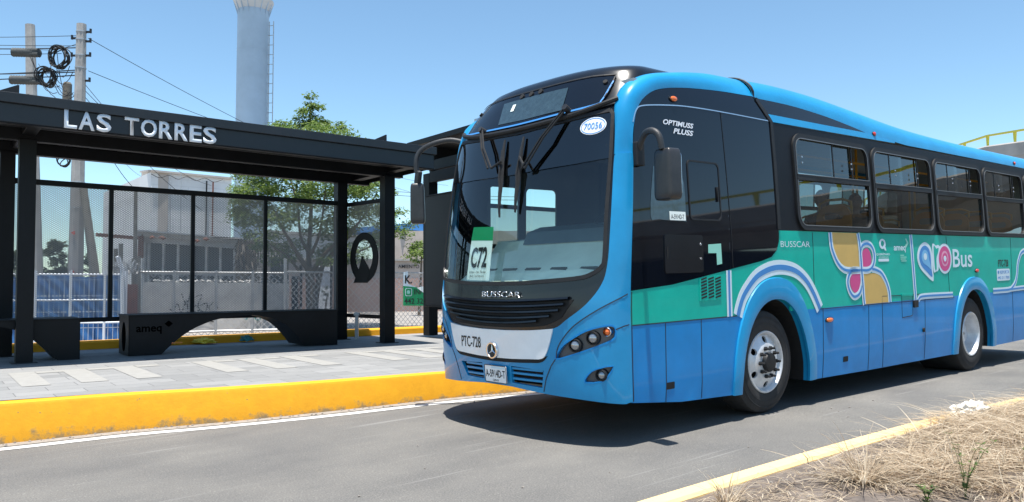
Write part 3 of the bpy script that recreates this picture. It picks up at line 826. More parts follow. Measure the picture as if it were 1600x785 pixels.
sbox('fascia', S0, S1, 1.66, 1.685, 3.12, 3.36); sbox('fascia_lip', S0, S1, 1.62, 1.73, 3.36, 3.46)
sbox('fascia', S1 - .03, S1 - .005, -.97, 1.655, 3.12, 3.36); sbox('fascia_lip', S1 - .1, S1 + .028, -.895, 1.615, 3.362, 3.485)
sbox('fascia', S0 + .005, S0 + .03, -.97, 1.655, 3.12, 3.36)
sbox('main_beam', S0 + .03, S1 - .03, .03, .175, 3.07, 3.25); sbox('main_beam', S0 + .03, S1 - .03, 1.38, 1.53, 3.07, 3.25)
sbox('main_beam', S0 + .03, S1 - .03, -.50, -.44, 3.16, 3.25)
for s in (-3.2, 0, 5.6): sbox('cross_beam', s + .02, s + .185, -.97, 1.65, 3.135, 3.245)
s = S0 + .3
while s < S1 - .1:
    if all(abs(s - c - .1) > .15 for c in (-3.2, 0, 5.6)): sbox('purlin', s, s + .06, -.97, 1.65, 3.255, 3.335, 'steel2', 0)
    s += .42
sbox('roof_sheet', S0 + .03, S1 - .04, -.96, 1.65, 3.345, 3.36, 'steel2', 0)
# raised drain boxes on the roof
for s in (-.62, 4.80):
    mb = MB()
    for (w, ds) in ((-.52, 0), (-.02, .16)):
        mb.prism([(s + ds, 3.43 + zr(s)), (s + .56 + ds, 3.43 + zr(s)), (s + .56 + ds, 3.70 + zr(s)), (s + .54 + ds, 3.70 + zr(s))], lambda a, b, w=w: (a, w, b), lambda a, b, w=w: (a, w + .02, b))
    mb.bx(s + .54, s + .56, -.50, -.02, 3.43 + zr(s), 3.62 + zr(s))
    mb.build('drain_box', M['steel2'], sh)
# mesh walls
def rail(name, a, b, w, h): mb = MB(); mb.beam(a, b, w, h); return mb.build(name, M['steel'], sh, None, .004)
RT = lambda s: 2.70 - .010 * s
for (a, b) in ((-2.98, -.13), (.07, 5.31)):
    rail('top_rail', (a, 1.42, RT(a) - .04), (b, 1.42, RT(b) - .04), .06, .085)
    rail('bottom_rail', (a, 1.42, .52), (b, 1.42, .50), .05, .075)
def perf(s0, s1, z0, z1a, z1b, w=1.42):
    mb = MB(); mb.add([(s0, w, z0), (s1, w, z0), (s1, w, z1b), (s0, w, z1a)], [(0, 1, 2, 3)], [(s0, z0), (s1, z0), (s1, z1b), (s0, z1a)])
    mb.build('mesh_panel', M['perf'], sh)
posts = [-2.98, -1.6, -.13]; 
for a, b in zip(posts, posts[1:]): perf(a, b, .56, RT(a) - .08, RT(b) - .08)
posts = [.07, 1.40, 2.67, 3.93, 5.31]
for a, b in zip(posts, posts[1:]): perf(a, b, .56, RT(a) - .08, RT(b) - .08)
for p in (-1.6, 1.40, 2.67, 3.93): rail('mullion', (p, 1.42, .55), (p, 1.42, RT(p) - .05), .07, .06)
# end wall with the ring emblem
SE = 5.52
rail('top_rail', (SE, 1.35, 2.58), (SE + .14, .2, 2.58), .05, .075); rail('bottom_rail', (SE, 1.35, .46), (SE + .14, .2, .46), .05, .07)
def em(w, z, o=0): t = (1.35 - w) / 1.15; return (SE + .14 * t - o, w, z)
mb = MB(); mb.add([em(1.35, .5), em(.2, .5), em(.2, 2.55), em(1.35, 2.55)], [(0, 1, 2, 3)], [(0, .5), (1.16, .5), (1.16, 2.55), (0, 2.55)]); mb.build('mesh_panel', M['perf'], sh)
ring = patch('ring_emblem', ell(.78, 1.55, .46, .47, 40), em, M['steel'], sh, [ell(.78, 1.57, .29, .315, 32)], .08, .02, .012)
patch('emblem_tail', [(1.12, 1.08), (.66, 1.08), (.58, 1.25), (.62, 1.36), (.84, 1.58), (.93, 1.36)], em, M['steel'], sh, (), .1, .024, .012)
# lettering on the fascia
def fm_(x, z, o): return (x, -1.0 - o, z + zr(x))
def letters(word, a, b, z0=3.118, z1=3.362):
    # each letter its own raised part
    adv = {'L': .60, 'A': .76, 'S': .72, 'T': .70, 'O': .80, 'R': .70, 'E': .64, ' ': .42}
    tot = sum(adv[c] for c in word); k = (b - a) / tot; x = a
    for c in word:
        if c != ' ': text('letter', c, (x, x + adv[c] * k * .88, z0, z1), fm_, M['letters'], sh, .012, .022, .02)
        x += adv[c] * k
letters('LAS', .40, .98); letters('TORRES', 1.12, 2.36)

# benches
def bench(s0, s1, a0, a1, label, flip=False):
    t = thing('bench', label, 'bench', group='black steel arched benches'); t.matrix_world = SM @ Matrix.Translation((s0, .17, 0))
    Lb = s1 - s0
    arch = [(a0 - s0 + (a1 - a0) * x, z) for x, z in crom([(0, 0), (.09, .19), (.19, .35), (.30, .46), (.39, .515), (.50, .545), (.62, .55), (.74, .50), (.85, .39), (.94, .19), (1, .02)], 3)]
    poly = [(0, 0)] + arch + [(Lb, 0), (Lb, .60), (0, .60)]
    for w in (0, .70):
        patch('side_plate', poly, lambda x, y, o, w=w: (x, w - o if w == 0 else w + o, y), M['steel'], t, (), .2, 0, .02)
    # top and soffit
    mb = MB(); mb.bx(-.01, Lb + .01, -.012, .712, .585, .607); mb.build('seat', M['steel'], t, None, .004)
    mb = MB(); vs = []
    for (x, z) in arch: vs += [(x, .002, z + .002), (x, .698, z + .002)]
    mb.add(vs, [(2 * i, 2 * i + 1, 2 * i + 3, 2 * i + 2) for i in range(len(arch) - 1)]); mb.build('soffit', M['steel2'], t)
    oval = [(.35 + .15 * math.cos(2 * PI * k / 24), .27 + .23 * math.sin(2 * PI * k / 24)) for k in range(24)]
    for x in (0, Lb):
        patch('end_plate', [(.0, 0), (.70, 0), (.70, .585), (0, .585)], lambda y, z, o, x=x: (x + (-o if x == 0 else o), y, z), M['steel'], t, [oval], .15, 0, .012)
    return t
b1 = bench(1.44, 4.77, 1.90, 4.17, 'long black steel bench with an arched opening and dark logo lettering')
BF = lambda x, z, o: (x, -o, z)
text('lettering', 'ameq', (.10, .46, .31, .43), BF, M['ink2'], b1, .004, .02)
patch('logo_mark', [(.50, .46), (.56, .41), (.62, .46), (.56, .51)], BF, M['ink2'], b1, (), .1, .004, .002)
text('sticker', 'ALTO', (.60, .76, .155, .175), BF, M['amber'], b1, .004, .02)
b2 = bench(-2.53, .80, -1.9, .52, 'black steel bench behind the left shelter column, cut off by the left edge')

# small grey bollard behind the end column
t = thing('bollard', 'short grey metal post with a square cap standing inside the shelter end', 'bollard', onplat(5.44, .80))
mb = MB(); mb.bx(-.03, .03, -.03, .03, 0, .44); mb.build('post', M['galv'], t, None, .004)
mb = MB(); mb.bx(-.05, .05, -.05, .05, .44, .50); mb.build('cap', M['galv'], t, None, .006)

# second shelter behind the bus
E2 = 6.95
t2 = thing('bus_shelter', 'second black steel shelter half hidden behind the bus, with a dark panel', 'bus shelter', mw=SM @ Matrix.Translation((E2, 0, 0)))
def b2x(name, *a, m='steel'):
    mb = MB(); mb.bx(*a); return mb.build(name, M[m], t2, None, .005)
b2x('column', .0, .2, .72, .95, 0, 3.2); b2x('column', .0, .2, -1.1, -.88, 0, 3.2); b2x('column', 4.6, 4.8, .72, .95, 0, 3.2); b2x('column', 4.6, 4.8, -1.1, -.88, 0, 3.2)
b2x('roof_deck', -.35, 5.2, -1.45, .98, 3.70, 3.80); b2x('fascia', .05, 5.0, .70, .80, 3.24, 3.70); b2x('fascia', .0, .08, -1.4, .69, 3.24, 3.44); b2x('fascia', .0, .10, -1.4, .71, 3.01, 3.22)
b2x('main_beam', .11, 4.6, -1.05, -.9, 3.02, 3.2); b2x('fascia', .05, 5.0, -1.45, -1.41, 3.24, 3.69)
for z_ in (2.60, 1.75): b2x('back_rail', .2, 4.6, .80, .86, z_, z_ + .09)
b2x('back_rail', .2, 4.6, .80, .86, .50, .57)
mb = MB(); mb.add([(.2, .83, .55), (4.6, .83, .55), (4.6, .83, 2.6), (.2, .83, 2.6)], [(0, 1, 2, 3)], [(0, 0), (4.4, 0), (4.4, 2.05), (0, 2.05)]); mb.build('mesh_panel', M['perf'], t2)
for s_ in (1.3, 2.4, 3.5): b2x('mullion', s_, s_ + .07, .80, .86, .5, 2.6)
b2x('info_panel', -.06, -.01, -.5, .76, .60, 2.72, m='steel2'); b2x('panel_edge', -.075, .0, -.52, .785, .565, .598); b2x('panel_edge', -.07, .0, -.52, .785, 2.722, 2.75)

# ------------------------------------------------------------------ city bus
HALF = 1.25; REAR = 8.95
TU = [0, .25, .45, 1.0, 1.3, 2.0, 2.75, 3.0, 3.2, 3.4]
TLC = [-2.26, -2.31, -2.37, -2.40, -2.39, -2.29, -2.08, -1.96, -1.85, -1.72]
TLS = [-1.90, -1.93, -1.95, -1.95, -1.94, -1.88, -1.80, -1.66, -1.45, -1.2]
THW = [1.25, 1.25, 1.25, 1.25, 1.25, 1.245, 1.215, 1.16, 1.10, 1.05]
def lin(T, V, x):
    if x <= T[0]: return V[0]
    for i in range(len(T) - 1):
        if x <= T[i + 1]: return V[i] + (V[i + 1] - V[i]) * (x - T[i]) / (T[i + 1] - T[i])
    return V[-1]
def smooth_tab(T, V):
    # sample the table through a spline so the nose has no creases
    P = crom(list(zip(T, V)), 10); return [p[0] for p in P], [p[1] for p in P]
TUs, TLCs = smooth_tab(TU, TLC); _, TLSs = smooth_tab(TU, TLS); _, THWs = smooth_tab(TU, THW)
def fplan(phi, u, hwm=1.):
    lc, ls, hw = lin(TUs, TLCs, u), lin(TUs, TLSs, u), lin(TUs, THWs, u)
    cs = math.cos(phi); return HALF - hw * math.copysign(abs(cs) ** .74, cs), ls - (ls - lc) * math.sin(phi)
PH = [PI * i / 800 for i in range(801)]; AR = [0.]
for a, b in zip(PH, PH[1:]):
    p, q = fplan(a, 1.), fplan(b, 1.); AR.append(AR[-1] + math.hypot(q[0] - p[0], q[1] - p[1]))
GX = AR[-1]; MX = GX / 2
import bisect
def phi_of(x):
    x = max(0, min(GX, x)); i = min(len(AR) - 2, max(0, bisect.bisect_right(AR, x) - 1))
    return PH[i] + (PH[i + 1] - PH[i]) * (x - AR[i]) / (AR[i + 1] - AR[i])
def F0(x, u):
    w, l = fplan(phi_of(x), u); return Vector((l, w, u))
def FM(x, u, off=0.):
    p = F0(x, u)
    if abs(off) < 1e-6: return p
    e = .01; dx = F0(min(GX, x + e), u) - F0(max(0, x - e), u); du = F0(x, u + e) - F0(x, u - e)
    n = du.cross(dx); n.normalize()
    if n.x > 0 and .2 < x < GX - .2: n = -n
    c = p - Vector((1.5, HALF, 1.5))
    if n.dot(c) < 0: n = -n
    return p + n * off
def tum(u):
    if u < .45: return .018 * (.45 - u) / .25
    if u < 1.7: return 0
    if u < 2.95: return .055 * ((u - 1.7) / 1.25) ** 1.3
    return .055 + .30 * (u - 2.95) ** 1.25
def SMAP(l, u, off=0.): return Vector((l, tum(u) - off, u))
def LMAP(l, u, off=0.): return Vector((l, 2.5 - tum(u) + off, u))

bus = thing('city_bus', 'blue and green city bus with black front mask and yellow petal graphic', 'bus', mw=BM)
def P_(name, poly, fm, m, holes=(), d=.14, off=0., thick=.015, parent=None, label=None, smooth=40):
    o = patch(name, poly, fm, M[m], parent or bus, holes, d, off, thick, smooth)
    if label: o['label'] = label
    return o

def LS(u): return lin(TUs, TLSs, u)
# --- wheel arches
def arch(c, a, b, u0, n=28, p=.86): return [(c - a * math.copysign(abs(math.cos(t)) ** p, math.cos(t)), u0 + b * math.sin(t)) for t in [PI * k / n for k in range(n + 1)]]
FA_o = arch(.255, .765, 1.105, .25); FA_i = arch(.235, .62, .885, .25, p=.9)
RA_o = arch(5.47, .80, 1.05, .20); RA_i = arch(5.46, .64, .87, .20, p=.9)
BOT = [(-1.93, .345), (-1.3, .29), (-.5, .27), (1.1, .225), (2.25, .225), (3.77, .21), (4.7, .185), (6.25, .195), (REAR, .20)]
def bot(l): return interp(BOT, l)
# lower side panels with arch cut-outs (left copy is the platform side)
def low_poly():
    p = [(LS(u), u) for u in (1.0, .8, .6, .45, .36)]
    p += [(-1.3, bot(-1.3)), (-.7, bot(-.7)), (FA_i[0][0], bot(-.4))] + [q for q in FA_i if q[1] > .30] + [(FA_i[-1][0], bot(.9))]
    p += [(2.25, bot(2.25)), (3.77, bot(3.77)), (RA_i[0][0], bot(4.8))] + [q for q in RA_i if q[1] > .26] + [(RA_i[-1][0], bot(6.1)), (REAR, .2), (REAR, 1.0)]
    return p + [(RA_i[14][0] + .9, 1.0)]
LOW = low_poly()
# build the panels as separate bays so no polygon crosses an arch top
def bay(l0, l1, u1=1.0):
    pts = [(l0, u1), (l0, bot(l0))]
    return pts + [(l1, bot(l1)), (l1, u1)]
def arc_side(A, c0, c1, front):
    # body skin left/right of an arch up to height 1.0
    pass
def skin_lower(mp, tag_):
    low = [(LS(u), u) for u in (1.0, .85, .7, .55, .45, .36)] + [(-1.3, bot(-1.3)), (FA_i[0][0] - .02, bot(-.4))] + [q for q in FA_i[1:14] if q[1] < 1.0] + [(-.22, 1.0)]
    fa = [q for q in FA_i if q[1] < 1.0]
    k = max(i for i, q in enumerate(FA_i[:15]) if q[1] < 1.0)
    low = [(LS(u), u) for u in (1.0, .85, .7, .55, .45, .36)] + [(-1.3, bot(-1.3)), FA_i[0]] + FA_i[1:k + 1] + [(FA_i[k][0] + .02, 1.0)]
    P_('lower_panel', low, mp, 'bluelow')
    j = min(i for i, q in enumerate(FA_i) if i > 14 and q[1] < 1.0)
    kr = max(i for i, q in enumerate(RA_i[:15]) if q[1] < 1.0)
    mid = [(FA_i[j][0] - .02, 1.0)] + FA_i[j:] + [(2.25, bot(2.25)), (3.77, bot(3.77)), RA_i[0]] + RA_i[1:kr + 1] + [(RA_i[kr][0] + .02, 1.0)]
    P_('lower_panel', mid, mp, 'bluelow', d=.2)
    jr = min(i for i, q in enumerate(RA_i) if i > 14 and q[1] < 1.0)
    rr = [(RA_i[jr][0] - .02, 1.0)] + RA_i[jr:] + [(REAR, bot(REAR)), (REAR, 1.0)]
    P_('lower_panel', rr, mp, 'bluelow', d=.2)
skin_lower(SMAP, 'near'); skin_lower(LMAP, 'far')
GB = [(-1.945, 1.288), (-1.395, 1.325), (-.95, 1.385), (-.473, 1.452), (.022, 1.521), (.20, 1.56), (.30, 1.63), (.345, 1.72), (.352, 1.80), (.352, 1.83)]
def skin_upper(mp, near):
    def top_of(A, lo, hi): return [q for q in A if q[1] >= 1.0 and lo < q[0] < hi]
    ft = top_of(FA_i, -1, 2); rt = top_of(RA_i, 4, 7)
    gp = [(LS(1.28), 1.285), (LS(1.0), 1.0), (FA_i[0][0] + .1, 1.0)]
    gp = [(LS(1.28), 1.285), (LS(1.0), 1.0), (-1.0, 1.0), (ft[0][0] - .01, 1.0)] + ft + [(ft[-1][0] + .01, 1.0), (2.5, 1.0), (rt[0][0] - .01, 1.0)] + rt + [(rt[-1][0] + .01, 1.0), (REAR, 1.0), (REAR, 1.83)] + GB[::-1]
    P_('side_panel', gp, mp, 'green', d=.2)
    wins = []
    for k in range(5):
        a = .715 + 1.772 * k; b = a + 1.70
        if k == 4: b = REAR - .12
        wins.append((a, b))
    holes = [rrect(a + .045, b - .045, 1.885, 2.835, .13) for a, b in wins]
    P_('window_band', [(.355, 1.832), (REAR, 1.832), (REAR, 2.985), (.355, 2.95)], mp, 'bandp', holes, d=.2)
    for k, (a, b) in enumerate(wins):
        fr = P_('window_frame', rrect(a, b, 1.84, 2.88, .17, 7), mp, 'rubber', [rrect(a + .05, b - .05, 1.895, 2.825, .12, 7)], d=.2, off=.022, thick=.03)
        P_('mid_rail', [(a + .04, 2.375), (b - .04, 2.39), (b - .04, 2.45), (a + .04, 2.435)], mp, 'rubber', d=.3, off=.026, thick=.03, parent=fr)
        P_('trim', [(a + .05, 2.431), (b - .05, 2.446), (b - .05, 2.454), (a + .05, 2.439)], mp, 'trim', d=.4, off=.030, thick=.006, parent=fr)
        P_('lower_pane', [(a + .03, 1.875), (b - .03, 1.875), (b - .03, 2.40), (a + .03, 2.40)], mp, 'winglass', d=.4, off=-.004, thick=0, parent=fr)
        x1 = a + .10 + .55; 
        P_('sliding_pane', [(a + .03, 2.42), (a + .86, 2.42), (a + .86, 2.85), (a + .03, 2.85)], mp, 'winglass', d=.4, off=-.004, thick=0, parent=fr)
        if k: P_('sliding_pane', [(a + .50, 2.42), (a + 1.32, 2.42), (a + 1.32, 2.85), (a + .50, 2.85)], mp, 'winglass', d=.4, off=-.022, thick=0, parent=fr)
        else: P_('sliding_pane', [(a + .86, 2.42), (a + 1.30, 2.42), (a + 1.30, 2.85), (a + .86, 2.85)], mp, 'winglass', d=.4, off=-.022, thick=0, parent=fr)
        for xx in ((a + .86, a + 1.30) if not k else (a + .5, a + 1.30)): P_('pane_edge', [(xx, 2.44), (xx + .02, 2.44), (xx + .02, 2.84), (xx, 2.84)], mp, 'rubber', d=.4, off=.0, thick=.012, parent=fr)
        if near:
            mbk = MB()
            for xx in ((a + .13, a + 1.22) if not k else (a + .58, a + 1.22)):
                for uu in (2.56, 2.62): mbk.lathe([(.012, -.03), (.010, -.04)], SMAP(xx, uu, 0), 'Y', 8)
            mbk.build('latch', M['chrome'], fr)
        # rubber-edged grey trim line round the frame
        stroke('trim', rrect(a + .048, b - .048, 1.893, 2.827, .12, 7) + [rrect(a + .048, b - .048, 1.893, 2.827, .12, 7)[0]], .010, mp, M['trim'], fr, .0245, .003)
skin_upper(SMAP, True); skin_upper(LMAP, False)

# arch inner curve bordering the black driver's glass
ARC = [(-1.80, 2.70), (-1.765, 2.80), (-1.70, 2.90), (-1.58, 2.99), (-1.40, 3.06), (-1.04, 3.12), (-.5, 3.165), (0, 3.185), (.10, 3.19)]
ARC = crom(ARC, 4)
def front_side(mp, near):
    left = [(LS(u), u) for u in (1.29, 1.5, 1.75, 2.0, 2.25, 2.5)]
    poly = left + ARC + [(.20, 3.06), (.345, 2.955), (.352, 2.4), (.352, 1.80)] + GB[::-1][1:]
    P_('cab_glass', poly, mp, 'sideglassblack', d=.075, off=.003, thick=.02)
front_side(SMAP, True)
left_ = [(LS(u), u) for u in (1.29, 1.5, 1.75, 2.0, 2.25, 2.5)]
DH = [rrect(-1.45, -1.02, 1.25, 2.42, .06), rrect(-.90, -.42, 1.25, 2.42, .06)]
P_('door_panel', left_ + ARC + [(.20, 3.06), (.345, 2.955), (.352, 1.80), (.30, 1.2), (-1.9, 1.15)], LMAP, 'blackp', DH, d=.16, off=.003, thick=.02)
for h_ in DH: P_('door_pane', h_, LMAP, 'clearglass', d=.3, off=-.005, thick=0)
# black wedge above the window band, blue strip below it
TRI = crom([(.13, 3.18), (.5, 3.185), (.95, 3.18), (1.55, 3.145), (2.1, 3.09), (2.46, 3.045)], 4)
for mp in (SMAP, LMAP):
    P_('roof_wedge', [(.27, 3.03)] + TRI + [(1.5, 3.036)], mp, 'blackp', d=.15, off=.001, thick=.02)
    P_('cant_strip', [(.33, 2.952), (1.5, 2.962), (3.2, 2.982), (3.2, 3.0), (2.45, 3.043), (1.5, 3.035), (.27, 3.029)], mp, 'blue', d=.15, off=.006, thick=.02)
# --- roof
RH = [(-1.8, 3.10), (-1.35, 3.22), (-.9, 3.31), (-.45, 3.38), (.2, 3.435), (.76, 3.455), (1.5, 3.445), (2.3, 3.40), (3.2, 3.335), (4, 3.29), (5, 3.262), (6.25, 3.25), (9, 3.25)]
RH = crom(RH, 5)
def uB(l):
    if l < .13: return interp(ARC, l)
    if l < 2.46: return interp(TRI, l)
    return max(2.985, 3.043 - (l - 2.46) * .055)
def roof_section(l, k):  # k in 0..1 from cantrail to the crown edge
    u0 = uB(l); w0 = tum(u0); h = interp(RH, l); t = k * PI / 2
    return Vector((l, w0 + (.46 - w0) * (1 - math.cos(t)) , u0 + (h - u0) * math.sin(t) ** .9))
mb = MB(); ls2 = [.1 + .15 * i for i in range(60)]; ls2 = [l for l in ls2 if l < REAR - .3] + [REAR - .3, REAR - .15, REAR - .05, REAR]
vs = []; K_ = 8
for l in ls2:
    shr = 0 if l < REAR - .3 else {REAR - .3: 0, REAR - .15: .05, REAR - .05: .12, REAR: .22}[l]
    row = [roof_section(l, k / K_) for k in range(K_ + 1)]; hh = row[-1].z
    row += [Vector((l, .85, hh + .03)), Vector((l, 1.25, hh + .04))]
    row = [Vector((p.x, p.y, p.z - shr * (k > 0))) for k, p in enumerate(row)]
    row += [Vector((p.x, 2.5 - p.y, p.z)) for p in row[::-1][1:]]
    vs += row
n = len(vs) // len(ls2)
mb.add(vs, [(i * n + j, i * n + j + 1, (i + 1) * n + j + 1, (i + 1) * n + j) for i in range(len(ls2) - 1) for j in range(n - 1)])
mb.build('roof', M['blue'], bus, 50)
# blue band sweeping from the pillar over the cab
def band(right):
    A_ = [(LS(u), tum(u), u) for u in (2.44, 2.55, 2.65)] + [(l, tum(u), u) for l, u in ARC]
    nA = len(A_)
    B_ctrl = [tuple(FM(.216, 2.44)), tuple(FM(.232, 2.70)), tuple(FM(.262, 2.87)), (-1.80, .20, 3.02), (-1.66, .215, 3.12), (-1.45, .23, 3.20), (-1.15, .25, 3.26), (-.9, .28, 3.31), (-.5, .33, 3.37), (0, .44, 3.42), (.10, .46, 3.43)]
    B_ = crom(B_ctrl, 8)
    def at_t(P, t):
        ln = [0.]
        for a, b in zip(P, P[1:]): ln.append(ln[-1] + (Vector(b) - Vector(a)).length)
        x = t * ln[-1]; i = min(len(P) - 2, max(0, bisect.bisect_right(ln, x) - 1))
        f = (x - ln[i]) / max(1e-9, ln[i + 1] - ln[i]); return Vector(P[i]).lerp(Vector(P[i + 1]), f)
    mb = MB(); vs = []; T = 40; Q = 8
    for i in range(T + 1):
        a, b = at_t(A_, i / T), at_t(B_, i / T)
        t0 = at_t(A_, min(1, i / T + .02)) - at_t(A_, max(0, i / T - .02)); d = (b - a)
        nrm = t0.cross(d); nrm.normalize()
        if nrm.dot(a - Vector((1.5, 1.25, 1.5))) < 0: nrm = -nrm
        for k in range(Q + 1):
            q = k / Q; p = a.lerp(b, q) + nrm * (.075 * math.sin(PI * q) ** .8 * min(1, (i / 9) ** 1.5) + .004); vs.append(p)
        vs.append(b - nrm * .05)
    m_ = Q + 2
    fs = [(i * m_ + j, i * m_ + j + 1, (i + 1) * m_ + j + 1, (i + 1) * m_ + j) for i in range(T) for j in range(m_ - 1)]
    if not right: vs = [Vector((v.x, 2.5 - v.y, v.z)) for v in vs]
    mb.add(vs, fs); mb.build('cab_arch', M['blue'], bus, 60)
band(True); band(False)
# joint strip between cab and body
for mp in (SMAP, LMAP):
    stroke('joint_strip', [(.352, 1.84), (.352, 2.5), (.345, 2.95), (.27, 3.03), (.15, 3.17)], .05, mp, M['rubber'], bus, .014, .012)
pts = []
for k in range(9):
    q = roof_section(.12, k / 8); pts.append(q + Vector((0, -.002, .002)))
mb = MB(); mb.tube([(.30, .06, 2.99), (.22, .085, 3.09), (.14, .12, 3.19)] + [tuple(p) for p in pts[1:]], .016, 8); mb.build('joint_strip', M['rubber'], bus, 40)

# --- front
BLK_R = [(.262, 2.905), (.225, 2.6), (.213, 2.12), (.213, 1.745), (.222, 1.515), (.263, 1.35), (.389, 1.185), (.569, 1.055), (.696, .98), (.943, .955), (1.18, .945)]
BLK_R = crom(BLK_R, 4); BLK = BLK_R + [(MX, .943)] + [(GX - x, u) for x, u in BLK_R[::-1]]
BT = [(0.072, .365), (.11, .36), (.50, .395), (.84, .415), (1.215, .44)]
FRB = crom(BT, 3); FRB = FRB + [(MX, .445)] + [(GX - x, u) for x, u in FRB[::-1]]
# openings in the bumper
GRL = [(.855, .462), (1.225, .478), (1.225, .628), (.825, .615)]
GRL2 = [(GX - x, u) for x, u in ((.97, .483), (1.245, .478), (1.225, .628), (.87, .615))]
HL = crom([(.69, .722), (.63, .823), (.53, .893), (.391, .967), (.23, 1.007), (.155, .997), (.146, .932), (.182, .885), (.356, .818), (.537, .758)], 3, True)
FG = crom([(.425, .536), (.39, .605), (.315, .652), (.174, .676), (.218, .60), (.272, .548)], 2, True)
mir = lambda P: [(GX - x, u) for x, u in P]
body = [(0, u) for u in (2.45, 2.0, 1.6, 1.29, 1.0, .7, .45, .37)] + FRB[1:-1] + [(GX, u) for u in (.37, .45, .7, 1.0, 1.29, 1.6, 2.0, 2.45)] + [(GX - x, u) for x, u in BLK_R if u < 2.44][::-1][::-1] + [(x, u) for x, u in ()]
right_edge = [p for p in BLK_R if p[1] < 2.45]
body = [(0, u) for u in (2.45, 2.0, 1.6, 1.29, 1.0, .7, .45, .37)] + FRB[1:-1] + [(GX, u) for u in (.37, .45, .7, 1.0, 1.29, 1.6, 2.0, 2.45)] + [(GX - .214, 2.45)] + [(GX - x, u) for x, u in right_edge] + [(MX, .943)] + right_edge[::-1] + [(.214, 2.45)]
P_('front_shell', body, FM, 'blue', [GRL, GRL2, HL, mir(HL), FG, mir(FG)], d=.07, off=0, thick=.03)
# black mask round the windscreen and radiator
WS = [(.268, 2.80), (.252, 2.5), (.250, 2.195), (.252, 1.957), (.250, 1.58), (.272, 1.495), (.354, 1.435), (.508, 1.40), (1.045, 1.367)]
WS = crom(WS, 4); WSF = [(.30, 2.835)] + WS + [(MX, 1.362)] + [(GX - x, u) for x, u in WS[::-1]] + [(GX - .30, 2.835)] + [(2.1, 2.80), (MX, 2.775), (.77, 2.80)]
msk = P_('front_mask', BLK + [(GX - .262, 2.88), (2.1, 2.83), (MX, 2.80), (.77, 2.83), (.262, 2.88)], FM, 'blackp', [WSF], d=.08, off=-.012, thick=.03)
P_('windscreen', WSF, FM, 'clearglass', d=.08, off=-.016, thick=0)
SH = [(.268, 2.41), (.262, 2.6), (.27, 2.80), (.30, 2.83), (.77, 2.795), (MX, 2.77), (2.1, 2.795), (GX - .30, 2.83), (GX - .27, 2.80), (GX - .262, 2.6), (GX - .268, 2.41), (2.3, 2.385), (MX, 2.365), (.6, 2.385)]
P_('shade_band', SH, FM, 'shade', d=.08, off=-.006, thick=0, parent=None)
WL = WSF + [WSF[0]]
stroke('windscreen_seal', WL, .034, FM, M['rubber'], bus, .004, .014)
# roof box with destination sign
mb = MB(); LV = [2.80, 2.86, 2.93, 3.0, 3.07, 3.14, 3.2]; vs = []; K_ = 36
def ring(u, ins=0., uu=None, cap=0):
    out = [Vector((.7, HALF - (lin(TUs, THWs, u) - ins - .04), uu or u))]
    for k in range(K_ + 1):
        w_, l_ = fplan(PI * k / K_, u); w_ = HALF + (w_ - HALF) * (1 - (ins + .04) / 1.1); out.append(Vector((l_ + ins * 1.2 + .0, w_, uu or u)))
    out.append(Vector((.7, HALF + (lin(TUs, THWs, u) - ins - .04), uu or u))); return out
R_ = [ring(u) for u in LV] + [ring(3.2, .015, 3.24), ring(3.2, .05, 3.285), ring(3.2, .11, 3.32), ring(3.2, .22, 3.35), ring(3.2, .45, 3.375), ring(3.2, .8, 3.39)]
n = len(R_[0])
for r in R_: vs += r
fs = [(i * n + j, i * n + j + 1, (i + 1) * n + j + 1, (i + 1) * n + j) for i in range(len(R_) - 1) for j in range(n - 1)]
fs.append(tuple((len(R_) - 1) * n + j for j in range(n)))
mb.add(vs, fs); hood = mb.build('roof_box', M['blackp'], bus, 50)
SGN = [(.42, 2.90), (.36, 3.04), (.35, 3.19), (.6, 3.20), (MX, 3.195), (GX - .6, 3.20), (GX - .35, 3.19), (GX - .36, 3.04), (GX - .42, 2.90), (2.2, 2.865), (MX, 2.84), (.7, 2.865)]
HM = lambda x, u, o: FM(x, u, o)
P_('destination_sign', SGN, HM, 'sideglassblack', d=.09, off=.006, thick=.02)
P_('display', [(.86, 2.905), (.87, 3.135), (1.88, 3.14), (1.79, 2.905), (1.4, 2.895)], HM, 'led', d=.09, off=.010, thick=.003)
BLN = [(.345, 3.12), (.38, 3.0), (.41, 2.93), (.46, 2.895), (.8, 2.872), (MX, 2.855), (2.05, 2.872), (GX - .46, 2.895), (GX - .41, 2.93), (GX - .38, 3.0), (GX - .345, 3.12)]
stroke('blue_line', crom(BLN, 5), .016, HM, M['decalblue'], bus, .014, .002)
stroke('sign_edge', crom([(.42, 2.90), (.36, 3.04), (.345, 3.19)], 4) + crom([(.6, 3.205), (MX, 3.20), (GX - .6, 3.205), (GX - .35, 3.195)], 5), .012, HM, M['rubber'], bus, .014, .004)
mb = MB(); mb.tube([tuple(FM(x, u, .018)) for x, u in crom([(.235, 2.925), (.5, 2.862), (.85, 2.818), (MX, 2.80), (2.0, 2.82), (GX - .5, 2.865), (GX - .235, 2.925)], 6)], .023, 8); mb.build('brow_bar', M['rubber'], bus, 40)
for x in (1.28, 1.43, 1.58): 
    mb = MB(); mb.tube([tuple(FM(x, 3.165, .004)), tuple(FM(x, 3.165, .018))], .028, 12); mb.build('marker_light', M['dark'], bus, 40)
for x in (.43, GX - .43):
    mb = MB(); mb.tube([tuple(FM(x, 3.12, .004)), tuple(FM(x, 3.12, .02))], .022, 12); o = mb.build('marker_light', M['dark'], bus, 40)
P_('paper_tag', [(1.62, 3.02), (1.62, 3.09), (1.67, 3.09), (1.67, 3.02)], HM, 'paper', d=.1, off=.016, thick=.002)
